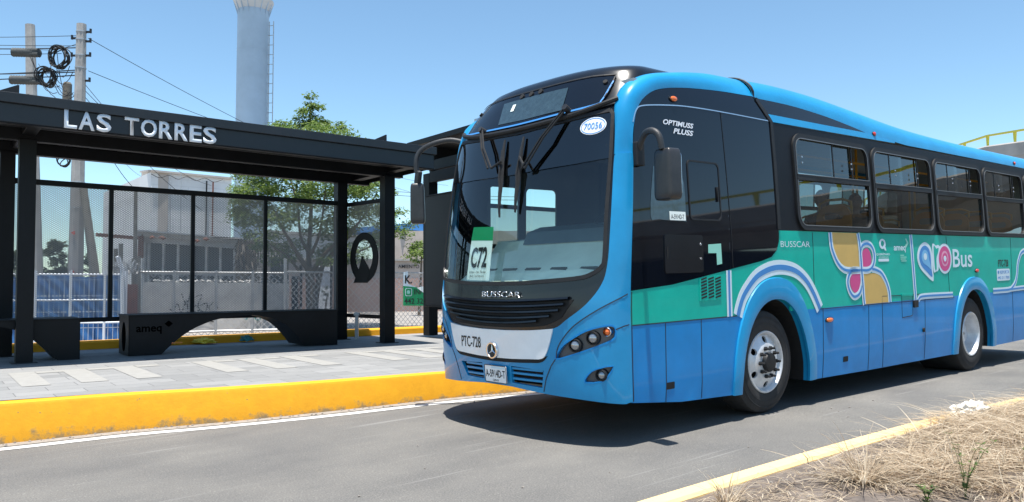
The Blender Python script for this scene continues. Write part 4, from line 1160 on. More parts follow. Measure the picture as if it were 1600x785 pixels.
# side marker lamps
def lamp(name, l, u, m, a=.05, b=.025, mp=SMAP, lab=None):
    P_(name, ell(l, u, a, b, 16), mp, 'rubber', d=.2, off=.014, thick=.015); mb = MB()
    bm = bmesh.new(); bmesh.ops.create_uvsphere(bm, u_segments=12, v_segments=8, radius=1)
    c = mp(l, u, .014); mb.add([Vector((c.x + v.co.x * a * .85, c.y + v.co.y * .016, c.z + v.co.z * b * .85)) for v in bm.verts], [[v.index for v in f.verts] for f in bm.faces]); bm.free()
    o = mb.build(name, M[m], bus, 60)
    if lab: o['label'] = lab
lamp('side_marker', -1.24, 2.99, 'amber', .055, .028, SMAP, 'orange lens high on the cab side'); lamp('side_marker', 1.31, .865, 'amber', .085, .028, SMAP, 'orange lens behind the front wheel arch')
lamp('side_marker', 5.585, 1.335, 'red', .07, .03, SMAP, 'red lens above the rear wheel arch'); lamp('side_marker', 2.66, 3.05, 'red', .04, .028, SMAP, 'small red lens at the tip of the black roof wedge')
lamp('side_marker', 7.52, 3.04, 'red', .04, .028)

# white panel, star emblem, plate, slats
WPR = [(.696, .978), (.737, .862), (.779, .767), (.83, .717), (.964, .706), (1.2, .694)]
WP = crom([(1.271, .945), (.943, .957), (.700, .978)], 3) + crom(WPR, 3)[1:] + [(MX, .69)]
WP = WP + [(GX - x, u) for x, u in WP[::-1]][1:]
P_('white_panel', WP, FM, 'white', d=.07, off=.012, thick=.03)
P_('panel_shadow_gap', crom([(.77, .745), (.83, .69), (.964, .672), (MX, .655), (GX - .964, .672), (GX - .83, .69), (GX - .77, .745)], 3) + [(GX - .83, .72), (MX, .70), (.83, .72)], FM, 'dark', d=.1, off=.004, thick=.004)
FMX = lambda x, u, o: FM(x, u, o)
text('fleet_number', 'PTC-728', (1.945, 1.625, .765, .868), FMX, M['ink'], bus, .015, .012)
mb = MB(); c = FM(MX + .01, .755, .022)
mb.lathe([(.078, -.012), (.078, .006), (.073, .014), (.062, .014), (.058, .004), (.058, -.012)], (0, 0, 0), 'X', 32)
nrm = (FM(MX, .755, 1) - FM(MX, .755, 0)).normalized()
Rn = nrm.to_track_quat('X', 'Z').to_matrix()
def place(mb_, c): mb_.v = [tuple(c + Rn @ Vector(v)) for v in mb_.v]
place(mb, c); emb = mb.build('star_emblem', M['chrome'], bus, 40)
mb = MB(); mb.lathe([(.060, -.01), (.060, .0)], (0, 0, 0), 'X', 32); place(mb, c); mb.build('disc', M['ink'], emb, 40)
mb = MB()
for a in (90, 210, 330):
    a = math.radians(a); tip = Vector((.004, .064 * math.cos(a), .064 * math.sin(a))); b1_ = Vector((.004, .011 * math.cos(a + PI / 2), .011 * math.sin(a + PI / 2))); ridge = Vector((.014, 0, 0))
    mb.add([tip, b1_, -b1_ + Vector((.008, 0, 0)), ridge], [(0, 1, 3), (0, 3, 2)])
place(mb, c); mb.build('star', M['chrome'], emb)
plate = P_('number_plate', rrect(1.262, 1.565, .467, .62, .012, 3), FM, 'white', d=.1, off=.03, thick=.006)
plate['label'] = 'white number plate reading A-5914D-T'
text('plate_text', 'A-5914D-T', (1.55, 1.277, .512, .582), FMX, M['ink'], plate, .0325, .012)
P_('plate_stripe', [(1.28, .592), (1.28, .612), (1.47, .612), (1.47, .592)], FM, 'decal', d=.2, off=.032, thick=.001, parent=plate); text('plate_text', 'QRO', (1.455, 1.37, .478, .497), FMX, M['ink'], plate, .0325, .01)
stroke('plate_frame', rrect(1.262, 1.565, .467, .62, .012, 3) + [(1.565, .608)], .006, FM, M['ink'], plate, .033, .002)
# bumper grille slats and backing
def slats(poly, rows, x0, x1):
    for u in rows: stroke('bumper_slat', [(x0 + (x1 - x0) * i / 8, u) for i in range(9)], .018, FM, M['blue'], bus, -.01, .03)
slats(GRL, (.515, .565, .607), .84, 1.23); slats(GRL2, (.515, .565, .607), GX - .95, GX - 1.235)
mb = MB(); mb.bx(-2.20, -2.18, .55, 1.95, .47, .72); mb.build('bumper_beam', M['dark'], bus)
up = [FM(GX * k / 24, .43, -.03) for k in range(25)] + [Vector((-1.3, 2.45, .43)), Vector((-1.3, .05, .43))]
mb = MB(); mb.add(up, [tuple(range(len(up)))]); mb.build('underside_light_block', M['dark'], bus)  # added plate closes the underside so light stays out of the bumper's shadow
# radiator grille slats on the mask
for i, (u, x0) in enumerate(((1.205, .54), (1.155, .58), (1.105, .63), (1.055, .72), (1.01, .86))):
    pts = [(x0 + (GX - 2 * x0) * k / 24, u - .0 + .03 * ((k / 12 - 1) ** 2)) for k in range(25)]
    mb = MB(); vs = []
    for x, uu in pts:
        vs += [FM(x, uu + .017, -.012), FM(x, uu + .010, .026), FM(x, uu - .004, .030), FM(x, uu - .018, -.012)]
    mb.add(vs, [(4 * k + j, 4 * k + j + 1, 4 * k + 5 + j, 4 * k + 4 + j) for k in range(24) for j in range(3)])
    mb.build('grille_slat', M['blackp'], bus, 40)
P_('grille_recess', crom([(.50, 1.225), (.95, 1.21), (MX, 1.205), (GX - .95, 1.21), (GX - .50, 1.225)], 4) + crom([(GX - .62, 1.07), (GX - .8, 1.0), (GX - 1.1, .975), (MX, .968), (1.1, .975), (.8, 1.0), (.62, 1.07)], 4), FM, 'dark', d=.09, off=-.006, thick=.004)
text('bus_lettering', 'BUSSCAR', (1.60, 1.068, 1.238, 1.290), FMX, M['chrome'], bus, .002, -.004, .006)
# headlamp clusters
def cluster(flip):
    f = (lambda p: (GX - p[0], p[1])) if flip else (lambda p: p)
    h = P_('headlamp', [f(p) for p in HL], FM, 'lampbed', d=.06, off=-.035, thick=.0)
    stroke('lamp_rim', [f(p) for p in HL + [HL[0]]], .014, FM, M['bluelow'], h, .002, .036)
    for (x, u, r, mt) in ((.498, .842, .047, 'lens'), (.335, .905, .047, 'lens'), (.205, .957, .030, 'amber')):
        x, u = f((x, u)); c = FM(x, u, -.03); nn = Vector((-1, (-.35 if not flip else .35), 0)).normalized(); R2 = nn.to_track_quat('Z', 'Y').to_matrix()
        m1 = MB(); m1.lathe([(r * 1.25, -.02), (r * 1.25, .03), (r * 1.08, .034), (r * 1.0, .0)], (0, 0, 0), 'Z', 24); m1.v = [tuple(c + R2 @ Vector(v)) for v in m1.v]; m1.build('bezel', M['rubber'] if mt == 'lens' else M['chrome'], h, 40)
        m1 = MB(); m1.lathe([(r, -.0), (r * .95, .018), (r * .7, .030), (r * .35, .037), (.001, .039)], (0, 0, 0), 'Z', 24); m1.v = [tuple(c + R2 @ Vector(v)) for v in m1.v]; m1.build('lens', M[mt], h, 60)
    g = P_('fog_lamp', [f(p) for p in FG], FM, 'lampbed', d=.06, off=-.04, thick=0)
    stroke('lamp_rim', [f(p) for p in FG + [FG[0]]], .010, FM, M['bluelow'], g, .002, .036)
    x, u = f((.272, .598)); c = FM(x, u, -.032); nn = Vector((-1, (-.3 if not flip else .3), 0)).normalized(); R2 = nn.to_track_quat('Z', 'Y').to_matrix()
    m1 = MB(); m1.lathe([(.052, -.02), (.052, .03), (.044, .034), (.040, .0)], (0, 0, 0), 'Z', 24); m1.v = [tuple(c + R2 @ Vector(v)) for v in m1.v]; m1.build('bezel', M['rubber'], g, 40)
    m1 = MB(); m1.lathe([(.04, 0), (.036, .018), (.02, .028), (.001, .031)], (0, 0, 0), 'Z', 24); m1.v = [tuple(c + R2 @ Vector(v)) for v in m1.v]; m1.build('lens', M['lens'], g, 60)
cluster(False); cluster(True)
# shut lines on the nose
def seam(pts, mp, wd=.009, off=.003): stroke('shut_line', pts, wd, mp, M['seam'], bus, off, .002)
for f in (lambda p: p, lambda p: (GX - p[0], p[1])):
    seam([f(p) for p in crom([(.682, .73), (.66, .82), (.587, .92), (.48, 1.02), (.261, 1.155), (.034, 1.265)], 5)], FM)
    seam([f(p) for p in [(.146, .975), (.07, 1.0), (.02, 1.01)]], FM); seam([f(p) for p in [(.69, .72), (.74, .66), (.80, .55), (.84, .43)]], FM)
for u0, u1 in ((.37, 1.28),): seam([(LS(u) + .012, u) for u in [.37 + .91 * k / 12 for k in range(13)]], SMAP, .010)
# windscreen card C72 and oval sticker
cd_ = P_('route_card', [(1.915, 1.40), (1.545, 1.39), (1.535, 1.765), (1.885, 1.78)], FM, 'paper', d=.1, off=-.024, thick=0)
cd_['label'] = 'white and green route card reading C72'
P_('card_head', [(1.887, 1.78), (1.535, 1.765), (1.545, 1.895), (1.87, 1.908)], FM, 'signgreen', d=.1, off=-.023, thick=0, parent=cd_)
def CM(x, u, o): return FM(x + (u - 1.58) * -.05, u, o)
text('card_text', 'C72', (1.86, 1.60, 1.51, 1.71), CM, M['ink'], cd_, -.021, .03)
text('card_text', 'Urbana - Cen. Tlacote', (1.865, 1.60, 1.462, 1.485), CM, M['ink'], cd_, -.021, .004); text('card_text', 'Blvd. 5 de Febrero', (1.85, 1.62, 1.425, 1.446), CM, M['ink'], cd_, -.021, .004)
st = P_('oval_sticker', ell(.46, 2.708, .138, .078, 28), FM, 'white', d=.08, off=-.002, thick=.001)
st['label'] = 'white oval sticker reading 70056'
stroke('ring_line', ell(.46, 2.708, .125, .068, 28) + [ell(.46, 2.708, .125, .068, 28)[0]], .006, FM, M['decalblue'], st, .0, .001)
text('sticker_text', '70056', (.555, .365, 2.678, 2.738), FMX, M['decalblue'], st, .001, .008)

# --- side details: shut lines, hatches, vents
for x in (-1.515, -.98 + .0): pass
for a, b in (((-1.50, 1.0), (-1.51, .31)), ((-.99, 1.0), (-1.0, .285)), ((1.19, 1.0), (1.16, .235)), ((2.245, .99), (2.205, .23)), ((3.80, 1.0), (3.755, .22)), ((1.018, 1.82), (1.018, 1.0)), ((4.545, 1.82), (4.60, 1.0)), ((7.02, 1.82), (7.02, .21)), ((-.52, 1.45), (-.5, 2.95))):
    seam([a, b], SMAP, .008)
seam([(LS(1.0) + .02, 1.0), (-.43, 1.0)], SMAP, .010); seam([(1.12, .992), (4.75, .98)], SMAP, .008); seam([(6.2, .985), (REAR, .985)], SMAP, .008)
seam([(2.58, .225), (2.59, 1.075), (3.10, 1.066), (3.80, 1.062)], SMAP, .009)
seam([(3.12, .79), (3.40, .80), (3.425, .82), (3.43, 1.05)], SMAP, .009); seam([(3.12, 1.06), (3.12, .79)], SMAP, .006)
stroke('chrome_line', crom([(-1.815, 2.72), (-1.76, 2.83), (-1.66, 2.88), (-1.3, 2.925), (-1.0, 2.945), (-.5, 2.955), (.34, 2.955)], 5), .010, SMAP, M['chrome'], bus, .006, .003)
stroke('chrome_line', [(-.53, 2.95), (-.5, 2.2), (-.475, 1.46)], .006, SMAP, M['rubber'], bus, .007, .003)
P_('roof_vent_strip', [(3.1, 1.062), (3.1, 1.085), (3.42, 1.075), (3.42, 1.052)], SMAP, 'green', d=.2, off=.012, thick=.012)
for (l, u) in ((-1.45, .45), (1.66, .405)):
    P_('latch_pocket', rrect(l - .055, l + .055, u - .03, u + .03, .008, 2), SMAP, 'dark', d=.2, off=.003, thick=.002)
mb = MB(); mb.lathe([(.028, -.002), (.028, -.016), (.018, -.022)], SMAP(3.715, .60, 0), 'Y', 18); mb.build('fuel_lock', M['rubber'], bus, 40)
P_('door_catch', rrect(3.44, 3.56, .90, .99, .01, 2), SMAP, 'rubber', d=.2, off=.02, thick=.02)
# louvred vent ahead of the front arch
vt = P_('vent', [(-1.01, 1.165), (-.675, 1.17), (-.672, 1.395), (-1.005, 1.373)], SMAP, 'green', d=.2, off=.006, thick=.006)
for c_ in range(3):
    mbv = MB()
    for r_ in range(7):
        x = -.985 + c_ * .108; u = 1.18 + r_ * .0285
        mbv.add([SMAP(x, u, .0075), SMAP(x + .088, u + .018, .0075), SMAP(x + .088, u + .033, .0075), SMAP(x, u + .015, .0075)], [(0, 1, 2, 3)])
    mbv.build('louvres', M['dark'], vt)
# hatch and sliding driver's window on the cab side
ht = P_('cab_hatch', rrect(-1.495, -.945, 1.425, 1.765, .03), SMAP, 'blackp', d=.2, off=.012, thick=.012)
for u in (1.55, 1.68):
    mb = MB(); mb.lathe([(.012, -.012), (.010, -.02)], SMAP(-.985, u, 0), 'Y', 10); mb.build('hatch_lock', M['chrome'], ht, 40)
P_('hatch_slot', rrect(-1.47, -1.45, 1.55, 1.66, .008, 2), SMAP, 'dark', d=.2, off=.014, thick=.001, parent=ht)
dw = P_('driver_window', rrect(-1.115, -.63, 1.90, 2.45, .05), SMAP, 'rubber', [rrect(-1.10, -.645, 1.915, 2.435, .045)], d=.2, off=.010, thick=.008)
P_('pane', rrect(-1.10, -.645, 1.915, 2.435, .045), SMAP, 'sideglassblack', d=.2, off=.005, thick=0, parent=dw)
P_('handle', rrect(-.69, -.675, 2.08, 2.22, .006, 2), SMAP, 'rubber', d=.2, off=.02, thick=.014, parent=dw)
P_('front_quarter_glass', crom([(-1.66, 1.92), (-1.55, 1.895), (-1.2, 1.885), (-1.17, 1.92), (-1.21, 2.35), (-1.55, 2.36), (-1.60, 2.3)], 3, True), SMAP, 'led', d=.2, off=.0055, thick=0)
sp = P_('small_plate', rrect(-1.405, -1.178, 1.892, 1.97, .006, 2), SMAP, 'paper', d=.2, off=.008, thick=.001)
text('plate_text', 'A-5914D-T', (-1.385, -1.20, 1.902, 1.945), SMAP, M['ink'], sp, .0085, .01)
P_('paper_notice', [(-.86, 1.68), (-.66, 1.69), (-.65, 1.50), (-.73, 1.49), (-.735, 1.60), (-.86, 1.60)], SMAP, 'lightgreen', d=.2, off=.006, thick=.001)
text('model_lettering', 'OPTIMUSS', (-1.415, -.975, 2.742, 2.79), SMAP, M['letters'], bus, .008, .03, 0, .3); text('model_lettering', 'PLUSS', (-1.28, -.985, 2.672, 2.722), SMAP, M['letters'], bus, .008, .03, 0, .3)

# --- livery graphics
def two(name, pts, wd=.075, off=.004, sub=5, closed=False, ratio=1.):
    q = crom(pts, sub, closed); 
    if closed: q.append(q[0])
    o = stroke(name, q, wd, SMAP, M['decal'], bus, off, .001, ratio); stroke('blue_centre', q, wd * .36, SMAP, M['decalblue'], o, off + .002, .001, ratio); return o
P_('yellow_petal', crom([(1.432, 1.826), (1.447, 1.70), (1.492, 1.585), (1.60, 1.475), (1.74, 1.438), (2.01, 1.437)], 4) + [(2.075, 1.437), (2.06, 1.7), (2.03, 1.826)], SMAP, 'ochre', d=.2, off=.003, thick=.001)
P_('yellow_petal', [(2.10, 1.354)] + crom([(2.13, 1.354), (2.442, 1.354), (2.584, 1.305), (2.69, 1.208), (2.745, 1.104), (2.755, .998)], 4) + [(2.15, .998), (2.12, 1.168)], SMAP, 'ochre', d=.2, off=.003, thick=.001)
P_('pink_petal', crom([(2.10, 1.43), (2.105, 1.573), (2.155, 1.632), (2.235, 1.655), (2.306, 1.616), (2.345, 1.539), (2.33, 1.465), (2.26, 1.432)], 3, True), SMAP, 'pink', d=.2, off=.0035, thick=.001)
P_('pink_petal', crom([(2.05, 1.36), (2.045, 1.215), (1.995, 1.155), (1.919, 1.139), (1.844, 1.185), (1.808, 1.264), (1.835, 1.335), (1.899, 1.36)], 3, True), SMAP, 'pink', d=.2, off=.0035, thick=.001)
two('petal_outline', [(2.351, 1.404), (2.445, 1.395), (2.588, 1.352), (2.704, 1.25), (2.775, 1.126), (2.79, .995)], .082, .0045)
two('petal_outline', [(1.391, 1.826), (1.405, 1.679), (1.451, 1.586), (1.529, 1.491), (1.631, 1.427), (1.759, 1.398), (2.048, 1.396), (2.256, 1.396), (2.365, 1.439), (2.414, 1.527), (2.401, 1.616), (2.334, 1.683), (2.231, 1.705), (2.125, 1.682), (2.079, 1.617), (2.075, 1.54), (2.086, 1.388), (2.096, 1.257), (2.043, 1.15), (1.961, 1.104), (1.872, 1.102), (1.788, 1.169), (1.75, 1.266), (1.789, 1.35), (1.869, 1.397), (2.0, 1.397)], .082, .0055)
two('petal_outline', [(2.025, 1.826), (2.052, 1.714), (2.075, 1.551), (2.088, 1.388), (2.105, 1.224), (2.117, 1.06), (2.13, .995)], .075, .0075)
two('wheel_stripe', [(-.414, 1.0), (-.375, 1.09), (-.295, 1.205), (-.10, 1.355), (.10, 1.425), (.283, 1.452), (.48, 1.445), (.68, 1.40), (.86, 1.30), (1.0, 1.16), (1.119, .995)], .15, .004)
two('wheel_stripe', [(-.545, 1.436), (-.546, 1.0)], .085, .0042, 2)
two('side_stripe', [(3.435, 1.826), (3.52, .96)], .085, .004, 2)
two('side_stripe', [(3.59, .985), (3.62, 1.012), (3.70, 1.03), (4.0, 1.032), (4.70, 1.022)], .075, .0045)
two('side_stripe', [(6.20, 1.022), (6.85, 1.02), (7.02, 1.05), (7.17, 1.13), (7.25, 1.25), (7.30, 1.40), (7.40, 1.53), (7.52, 1.60), (7.8, 1.63), (REAR - .2, 1.63)], .085, .004)
two('side_stripe', [(6.9, 1.022), (7.6, 1.03), (REAR - .1, 1.03)], .075, .0046)
q_ = P_('logo_white', crom([(3.60, 1.53), (3.66, 1.66), (3.83, 1.735), (4.0, 1.685), (4.075, 1.56), (4.075, 1.40), (4.085, 1.24), (4.03, 1.225), (3.86, 1.30), (3.68, 1.40)], 3, True), SMAP, 'decal', d=.2, off=.004, thick=.001)
P_('logo_teardrop', crom([(3.66, 1.53), (3.71, 1.64), (3.83, 1.69), (3.96, 1.65), (4.01, 1.55), (4.02, 1.40), (4.045, 1.275), (3.87, 1.35), (3.72, 1.43)], 3, True), SMAP, 'decalblue', d=.2, off=.0055, thick=.001, parent=q_)
P_('logo_teardrop', crom([(3.73, 1.54), (3.77, 1.61), (3.84, 1.635), (3.92, 1.60), (3.95, 1.52), (4.01, 1.38), (3.9, 1.42), (3.77, 1.47)], 3, True), SMAP, 'lightblue', d=.2, off=.007, thick=.001, parent=q_)
P_('logo_dot', ell(3.84, 1.545, .05, .045, 16), SMAP, 'decal', d=.2, off=.0085, thick=.001, parent=q_)
P_('logo_white', crom([(4.09, 1.36), (4.07, 1.68), (4.12, 1.715), (4.19, 1.69), (4.26, 1.70), (4.33, 1.67), (4.30, 1.60), (4.27, 1.50), (4.25, 1.37), (4.17, 1.345)], 3, True), SMAP, 'decal', d=.2, off=.0042, thick=.001, parent=q_)
P_('logo_stem', crom([(4.14, 1.385), (4.115, 1.67), (4.16, 1.675), (4.20, 1.65), (4.27, 1.66), (4.25, 1.60), (4.19, 1.52), (4.19, 1.385)], 3, True), SMAP, 'green', d=.2, off=.006, thick=.001, parent=q_)
P_('logo_white', ell(4.465, 1.515, .235, .205, 28), SMAP, 'decal', d=.2, off=.0046, thick=.001, parent=q_)
P_('logo_ring', ell(4.465, 1.515, .195, .17, 28), SMAP, 'pink', d=.2, off=.0062, thick=.001, parent=q_); P_('logo_ring', ell(4.465, 1.515, .115, .105, 24), SMAP, 'lightpink', d=.2, off=.0075, thick=.001, parent=q_)
P_('logo_ring', ell(4.465, 1.515, .085, .078, 24), SMAP, 'pink', d=.2, off=.0085, thick=.001, parent=q_); P_('logo_dot', ell(4.465, 1.515, .045, .04, 16), SMAP, 'decal', d=.2, off=.0095, thick=.001, parent=q_)
text('logo_lettering', 'Bus', (4.735, 5.43, 1.39, 1.645), SMAP, M['decal'], bus, .005, .012)
P_('logo_mark', ell(2.64, 1.705, .085, .062, 20), SMAP, 'decal', [ell(2.64, 1.708, .042, .036, 16)], d=.2, off=.004, thick=.001); P_('logo_mark', [(2.65, 1.68), (2.70, 1.625), (2.74, 1.625), (2.70, 1.69)], SMAP, 'decal', d=.2, off=.0042, thick=.001)
text('logo_lettering', 'QUERÉTARO', (2.47, 2.83, 1.562, 1.598), SMAP, M['decal'], bus, .004, .02); text('logo_lettering', 'GOBIERNO', (2.53, 2.79, 1.538, 1.552), SMAP, M['decal'], bus, .004, .01)
P_('logo_bar', rrect(2.525, 2.80, 1.492, 1.526, .01, 2), SMAP, 'decal', d=.2, off=.004, thick=.001)
text('logo_lettering', 'ameq', (2.94, 3.27, 1.60, 1.68), SMAP, M['decal'], bus, .004, .02)
P_('logo_mark', [(3.26, 1.69), (3.31, 1.72), (3.27, 1.77), (3.30, 1.78), (3.36, 1.72), (3.29, 1.66)], SMAP, 'lightgreen', d=.2, off=.004, thick=.001)
for i, (a, b) in enumerate(((3.12, 3.22), (3.12, 3.29), (3.12, 3.27), (3.14, 3.29))): P_('logo_bar', [(a, 1.56 - i * .024), (b, 1.56 - i * .024), (b, 1.572 - i * .024), (a, 1.572 - i * .024)], SMAP, 'lightgreen', d=.2, off=.004, thick=.001)
text('bus_lettering', 'BUSSCAR', (.375, .95, 1.660, 1.722), SMAP, M['decal'], bus, .004, -.004)
text('fleet_number', 'PTC-728', (6.45, 6.88, 1.375, 1.485), SMAP, M['ink'], bus, .004, .02)
rb = P_('report_sticker', rrect(6.38, 6.93, 1.165, 1.345, .03, 3), SMAP, 'decal', d=.2, off=.004, thick=.001)
text('sticker_text', 'REPORTA', (6.50, 6.90, 1.27, 1.32), SMAP, M['decalblue'], rb, .0055, .01); text('sticker_text', '442 211 7000', (6.42, 6.90, 1.19, 1.235), SMAP, M['decalblue'], rb, .0055, .01)
P_('logo_dot', ell(6.44, 1.295, .03, .026, 12), SMAP, 'decalblue', d=.2, off=.0055, thick=.001, parent=rb)

# --- wheel arch flares and wells
def flare(Ao, Ai, mp, sgn, wall):
    n = len(Ao); mb = MB(); vs = []
    for (a, b) in zip(Ao, Ai):
        a = Vector(a); b = Vector(b)
        prof = [(a, .0), (a.lerp(b, .03), .018), (a.lerp(b, .3), .026), (a.lerp(b, .82), .032), (b, .026), (b, -.05), (b, -.62)]
        vs += [mp(p.x, p.y, o) if o > -.1 else Vector((p.x, wall, p.y)) for p, o in prof]
    k = 7
    fsA = [(i * k + j, i * k + j + 1, (i + 1) * k + j + 1, (i + 1) * k + j) for i in range(n - 1) for j in range(5)]
    mb.add(vs, fsA + [tuple(range(6)), tuple((n - 1) * k + j for j in range(6))]); mb.build('arch_flare', M['blue'], bus, 50)
    mb = MB(); mb.add(vs, [(i * k + 5, i * k + 6, (i + 1) * k + 6, (i + 1) * k + 5) for i in range(n - 1)])
    b = [Vector((p[0], wall, p[1])) for p in Ai]; b = [v for v in b]
    mb.add(b, [tuple(range(len(b)))]); mb.build('wheel_well', M['dark'], bus)
flare(FA_o, FA_i, SMAP, 1, .72); flare(RA_o, RA_i, SMAP, 1, .72); flare(FA_o, FA_i, LMAP, -1, 1.78); flare(RA_o, RA_i, LMAP, -1, 1.78)
# --- wheels
def wheel(c, r, R, front, near=True, steer=0.):
    t = bpy.data.objects.new('wheel', None); link(t, bus); t.location = c
    t.rotation_euler = (0, 0, steer + (0 if near else PI))
    # local axis Y, outer face at y<0
    mb = MB(); wd = .28 if front else .60; k = R
    mb.lathe([(r + .005, -.004), (r + .03, -.016), (k - .10, -.012), (k - .045, .0), (k - .012, .022), (k, .05), (k, wd - .03), (k - .03, wd), (r, wd), (r, .02)], (0, 0, 0), 'Y', 64, True)
    ty = mb.build('tyre', M['tyre'], t, 30)
    mb = MB()
    for a in range(4):
        yy = .055 + .05 * a; mb.lathe([(k + .0015, yy), (k + .0015, yy + .008)], (0, 0, 0), 'Y', 64)
    mb.v = []; mb.f = []
    for rr_ in (k - .06, k - .12): mb.lathe([(rr_, -.0155), (rr_ - .004, -.0175), (rr_ - .008, -.0155)], (0, 0, 0), 'Y', 64, True)
    mb.build('sidewall_rib', M['tyre'], t, 60)
    mb = MB()
    if front:
        mb.lathe([(r + .012, -.006), (r + .006, -.018), (r - .006, -.018), (r - .016, -.004), (r - .024, .03)], (0, 0, 0), 'Y', 48)
        mb.f = mb.f[:-2]; rim = mb.build('rim', M['rim'], t, 50)
        # dished disc with hand holes
        hol = [ell(.225 * math.cos(a), .225 * math.sin(a), .030 + .014 * abs(math.sin(a)), .030 + .014 * abs(math.cos(a)), 12) for a in [2 * PI * (k_ + .5) / 8 for k_ in range(8)] if True][::2] + []
        hol = [ell(.222 * math.cos(a), .222 * math.sin(a), .034, .034, 14) for a in [2 * PI * (k_ + .5) / 6 for k_ in range(6)]]
        def DM(x, y, o):
            q = math.hypot(x, y); d_ = -.030 if q < .165 else (-.030 + (q - .165) / .11 * .055 if q < r - .03 else .03)
            return Vector((x, d_ - o, y))
        patch('disc', ell(0, 0, r - .02, r - .02, 48), DM, M['rim'], rim, hol, .045, 0, .02, 35)
        mb = MB(); mb.lathe([(.098, -.03), (.098, -.055), (.088, -.07), (.06, -.075)], (0, 0, 0), 'Y', 28); mb.build('hub', M['rubber'], t, 40)
        for q in range(10):
            a = 2 * PI * q / 10; mb = MB(); mb.lathe([(.021, -.03), (.021, -.05), (.013, -.052), (.013, -.085), (.006, -.09)], (.143 * math.cos(a), 0, .143 * math.sin(a)), 'Y', 6); mb.build('wheel_nut', M['rubber'], t)
        mb = MB(); mb.lathe([(r - .02, .12), (.02, .121)], (0, 0, 0), 'Y', 32); mb.build('brake_drum', M['dark'], t)
    else:
        mb.lathe([(r + .012, -.006), (r + .004, -.018), (r - .010, -.016), (r - .022, .01), (r - .035, .06), (r - .05, .16), (r - .075, .20), (r - .16, .205), (.135, .16), (.13, .10), (.115, .085), (.02, .085)], (0, 0, 0), 'Y', 48)
        mb.f = mb.f[:-2]; rim = mb.build('rim', M['rim'], t, 50)
        for q in range(10):
            a = 2 * PI * q / 10; mb = MB(); mb.lathe([(.02, .19), (.018, .165), (.010, .16), (.010, .13)], (.165 * math.cos(a), 0, .165 * math.sin(a)), 'Y', 6); mb.build('wheel_nut', M['rubber'], t)
    return t
wheel((.085, .035, .515), .30, .512, True); wheel((.085, 2.465, .515), .30, .512, True, False)
wheel((5.375, .035, .435), .305, .525, False); wheel((5.375, 2.465, .435), .305, .525, False, False)
# chassis and underside
mb = MB(); mb.bx(-1.8, REAR - .1, .35, 2.15, .42, .50); mb.bx(-1.9, REAR - .1, .85, .95, .42, .75); mb.bx(-1.9, REAR - .1, 1.55, 1.65, .42, .75); mb.build('chassis', M['dark'], bus)
mb = MB(); mb.tube([(.085, .3, .515), (.085, 2.2, .515)], .05, 10); mb.build('axle', M['dark'], bus); mb = MB(); mb.tube([(5.375, .3, .44), (5.375, 2.2, .44)], .09, 10); mb.build('axle', M['dark'], bus)
# rear face
mb = MB(); mb.bx(REAR - .03, REAR, .03, 2.47, .22, 3.05); mb.build('rear_panel', M['blue'], bus, None, .01)
# --- interior
mb = MB(); mb.bx(-1.6, REAR - .05, .06, 2.44, 1.15, 1.17); mb.build('cabin_floor', M['floorbus'], bus)
mb = MB(); mb.bx(-1.7, REAR - .05, .12, 2.38, 3.10, 3.13); mb.build('ceiling', M['interior'], bus)
mb = MB(); mb.bx(REAR - .08, REAR - .05, .06, 2.44, .9, 3.1); mb.build('rear_bulkhead', M['interior'], bus)
for y0 in (.04, 2.44):
    mb = MB(); mb.bx(-1.2, REAR - .1, y0, y0 + .02, 1.24, 1.80); mb.build('side_lining', M['interior'], bus)
# dashboard
mb = MB(); prof = [(-2.16, 1.30), (-2.12, 1.38), (-1.72, 1.64), (-1.60, 1.78), (-1.45, 1.80), (-1.30, 1.70), (-1.25, .9), (-1.9, .9)]
def dl(c, l): return l + .20 * (abs(c - 1.25) / 1.2) ** 2.6 * (1 if l < -1.5 else 0)
vs = []; cs_ = [.16 + 2.18 * k / 20 for k in range(21)]
for c_ in cs_: vs += [(dl(c_, l), c_, u) for l, u in prof]
n = len(prof); mb.add(vs, [(i * n + j, i * n + j + 1, (i + 1) * n + j + 1, (i + 1) * n + j) for i in range(20) for j in range(n - 1)]); dsh = mb.build('dashboard', M['dash'], bus, 30)
mb = MB(); vs = []
for c_ in cs_[:15]: vs += [(dl(c_, -1.66) , c_, 1.735), (dl(c_, -1.60), c_, 1.86), (-1.40, c_, 1.92), (-1.25, c_, 1.80)]
mb.add(vs, [(i * 4 + j, i * 4 + j + 1, i * 4 + 5 + j, i * 4 + 4 + j) for i in range(14) for j in range(3)]); mb.build('binnacle', M['dashdark'], dsh, 30)
for k in range(6):
    c_ = .40 + k * .34; mb = MB(); mb.box((dl(c_ + .11, -1.96) , c_ + .11, 1.485), (.03, .2, .02), Matrix.Rotation(-.55, 3, 'Y')); mb.build('air_vent', M['dark'], dsh)
mb = MB(); mb.lathe([(.22, 0), (.235, .012), (.22, .024), (.205, .012)], (0, 0, 0), 'Z', 32, True); Rw = Matrix.Rotation(-.5, 3, 'Y'); mb.v = [tuple(Vector((-1.28, .72, 1.98)) + Rw @ Vector(v)) for v in mb.v]
mb.tube([(-1.28, .72, 1.98), (-1.42, .72, 1.75)], .025, 8); mb.build('steering_wheel', M['rubber'], bus, 40)
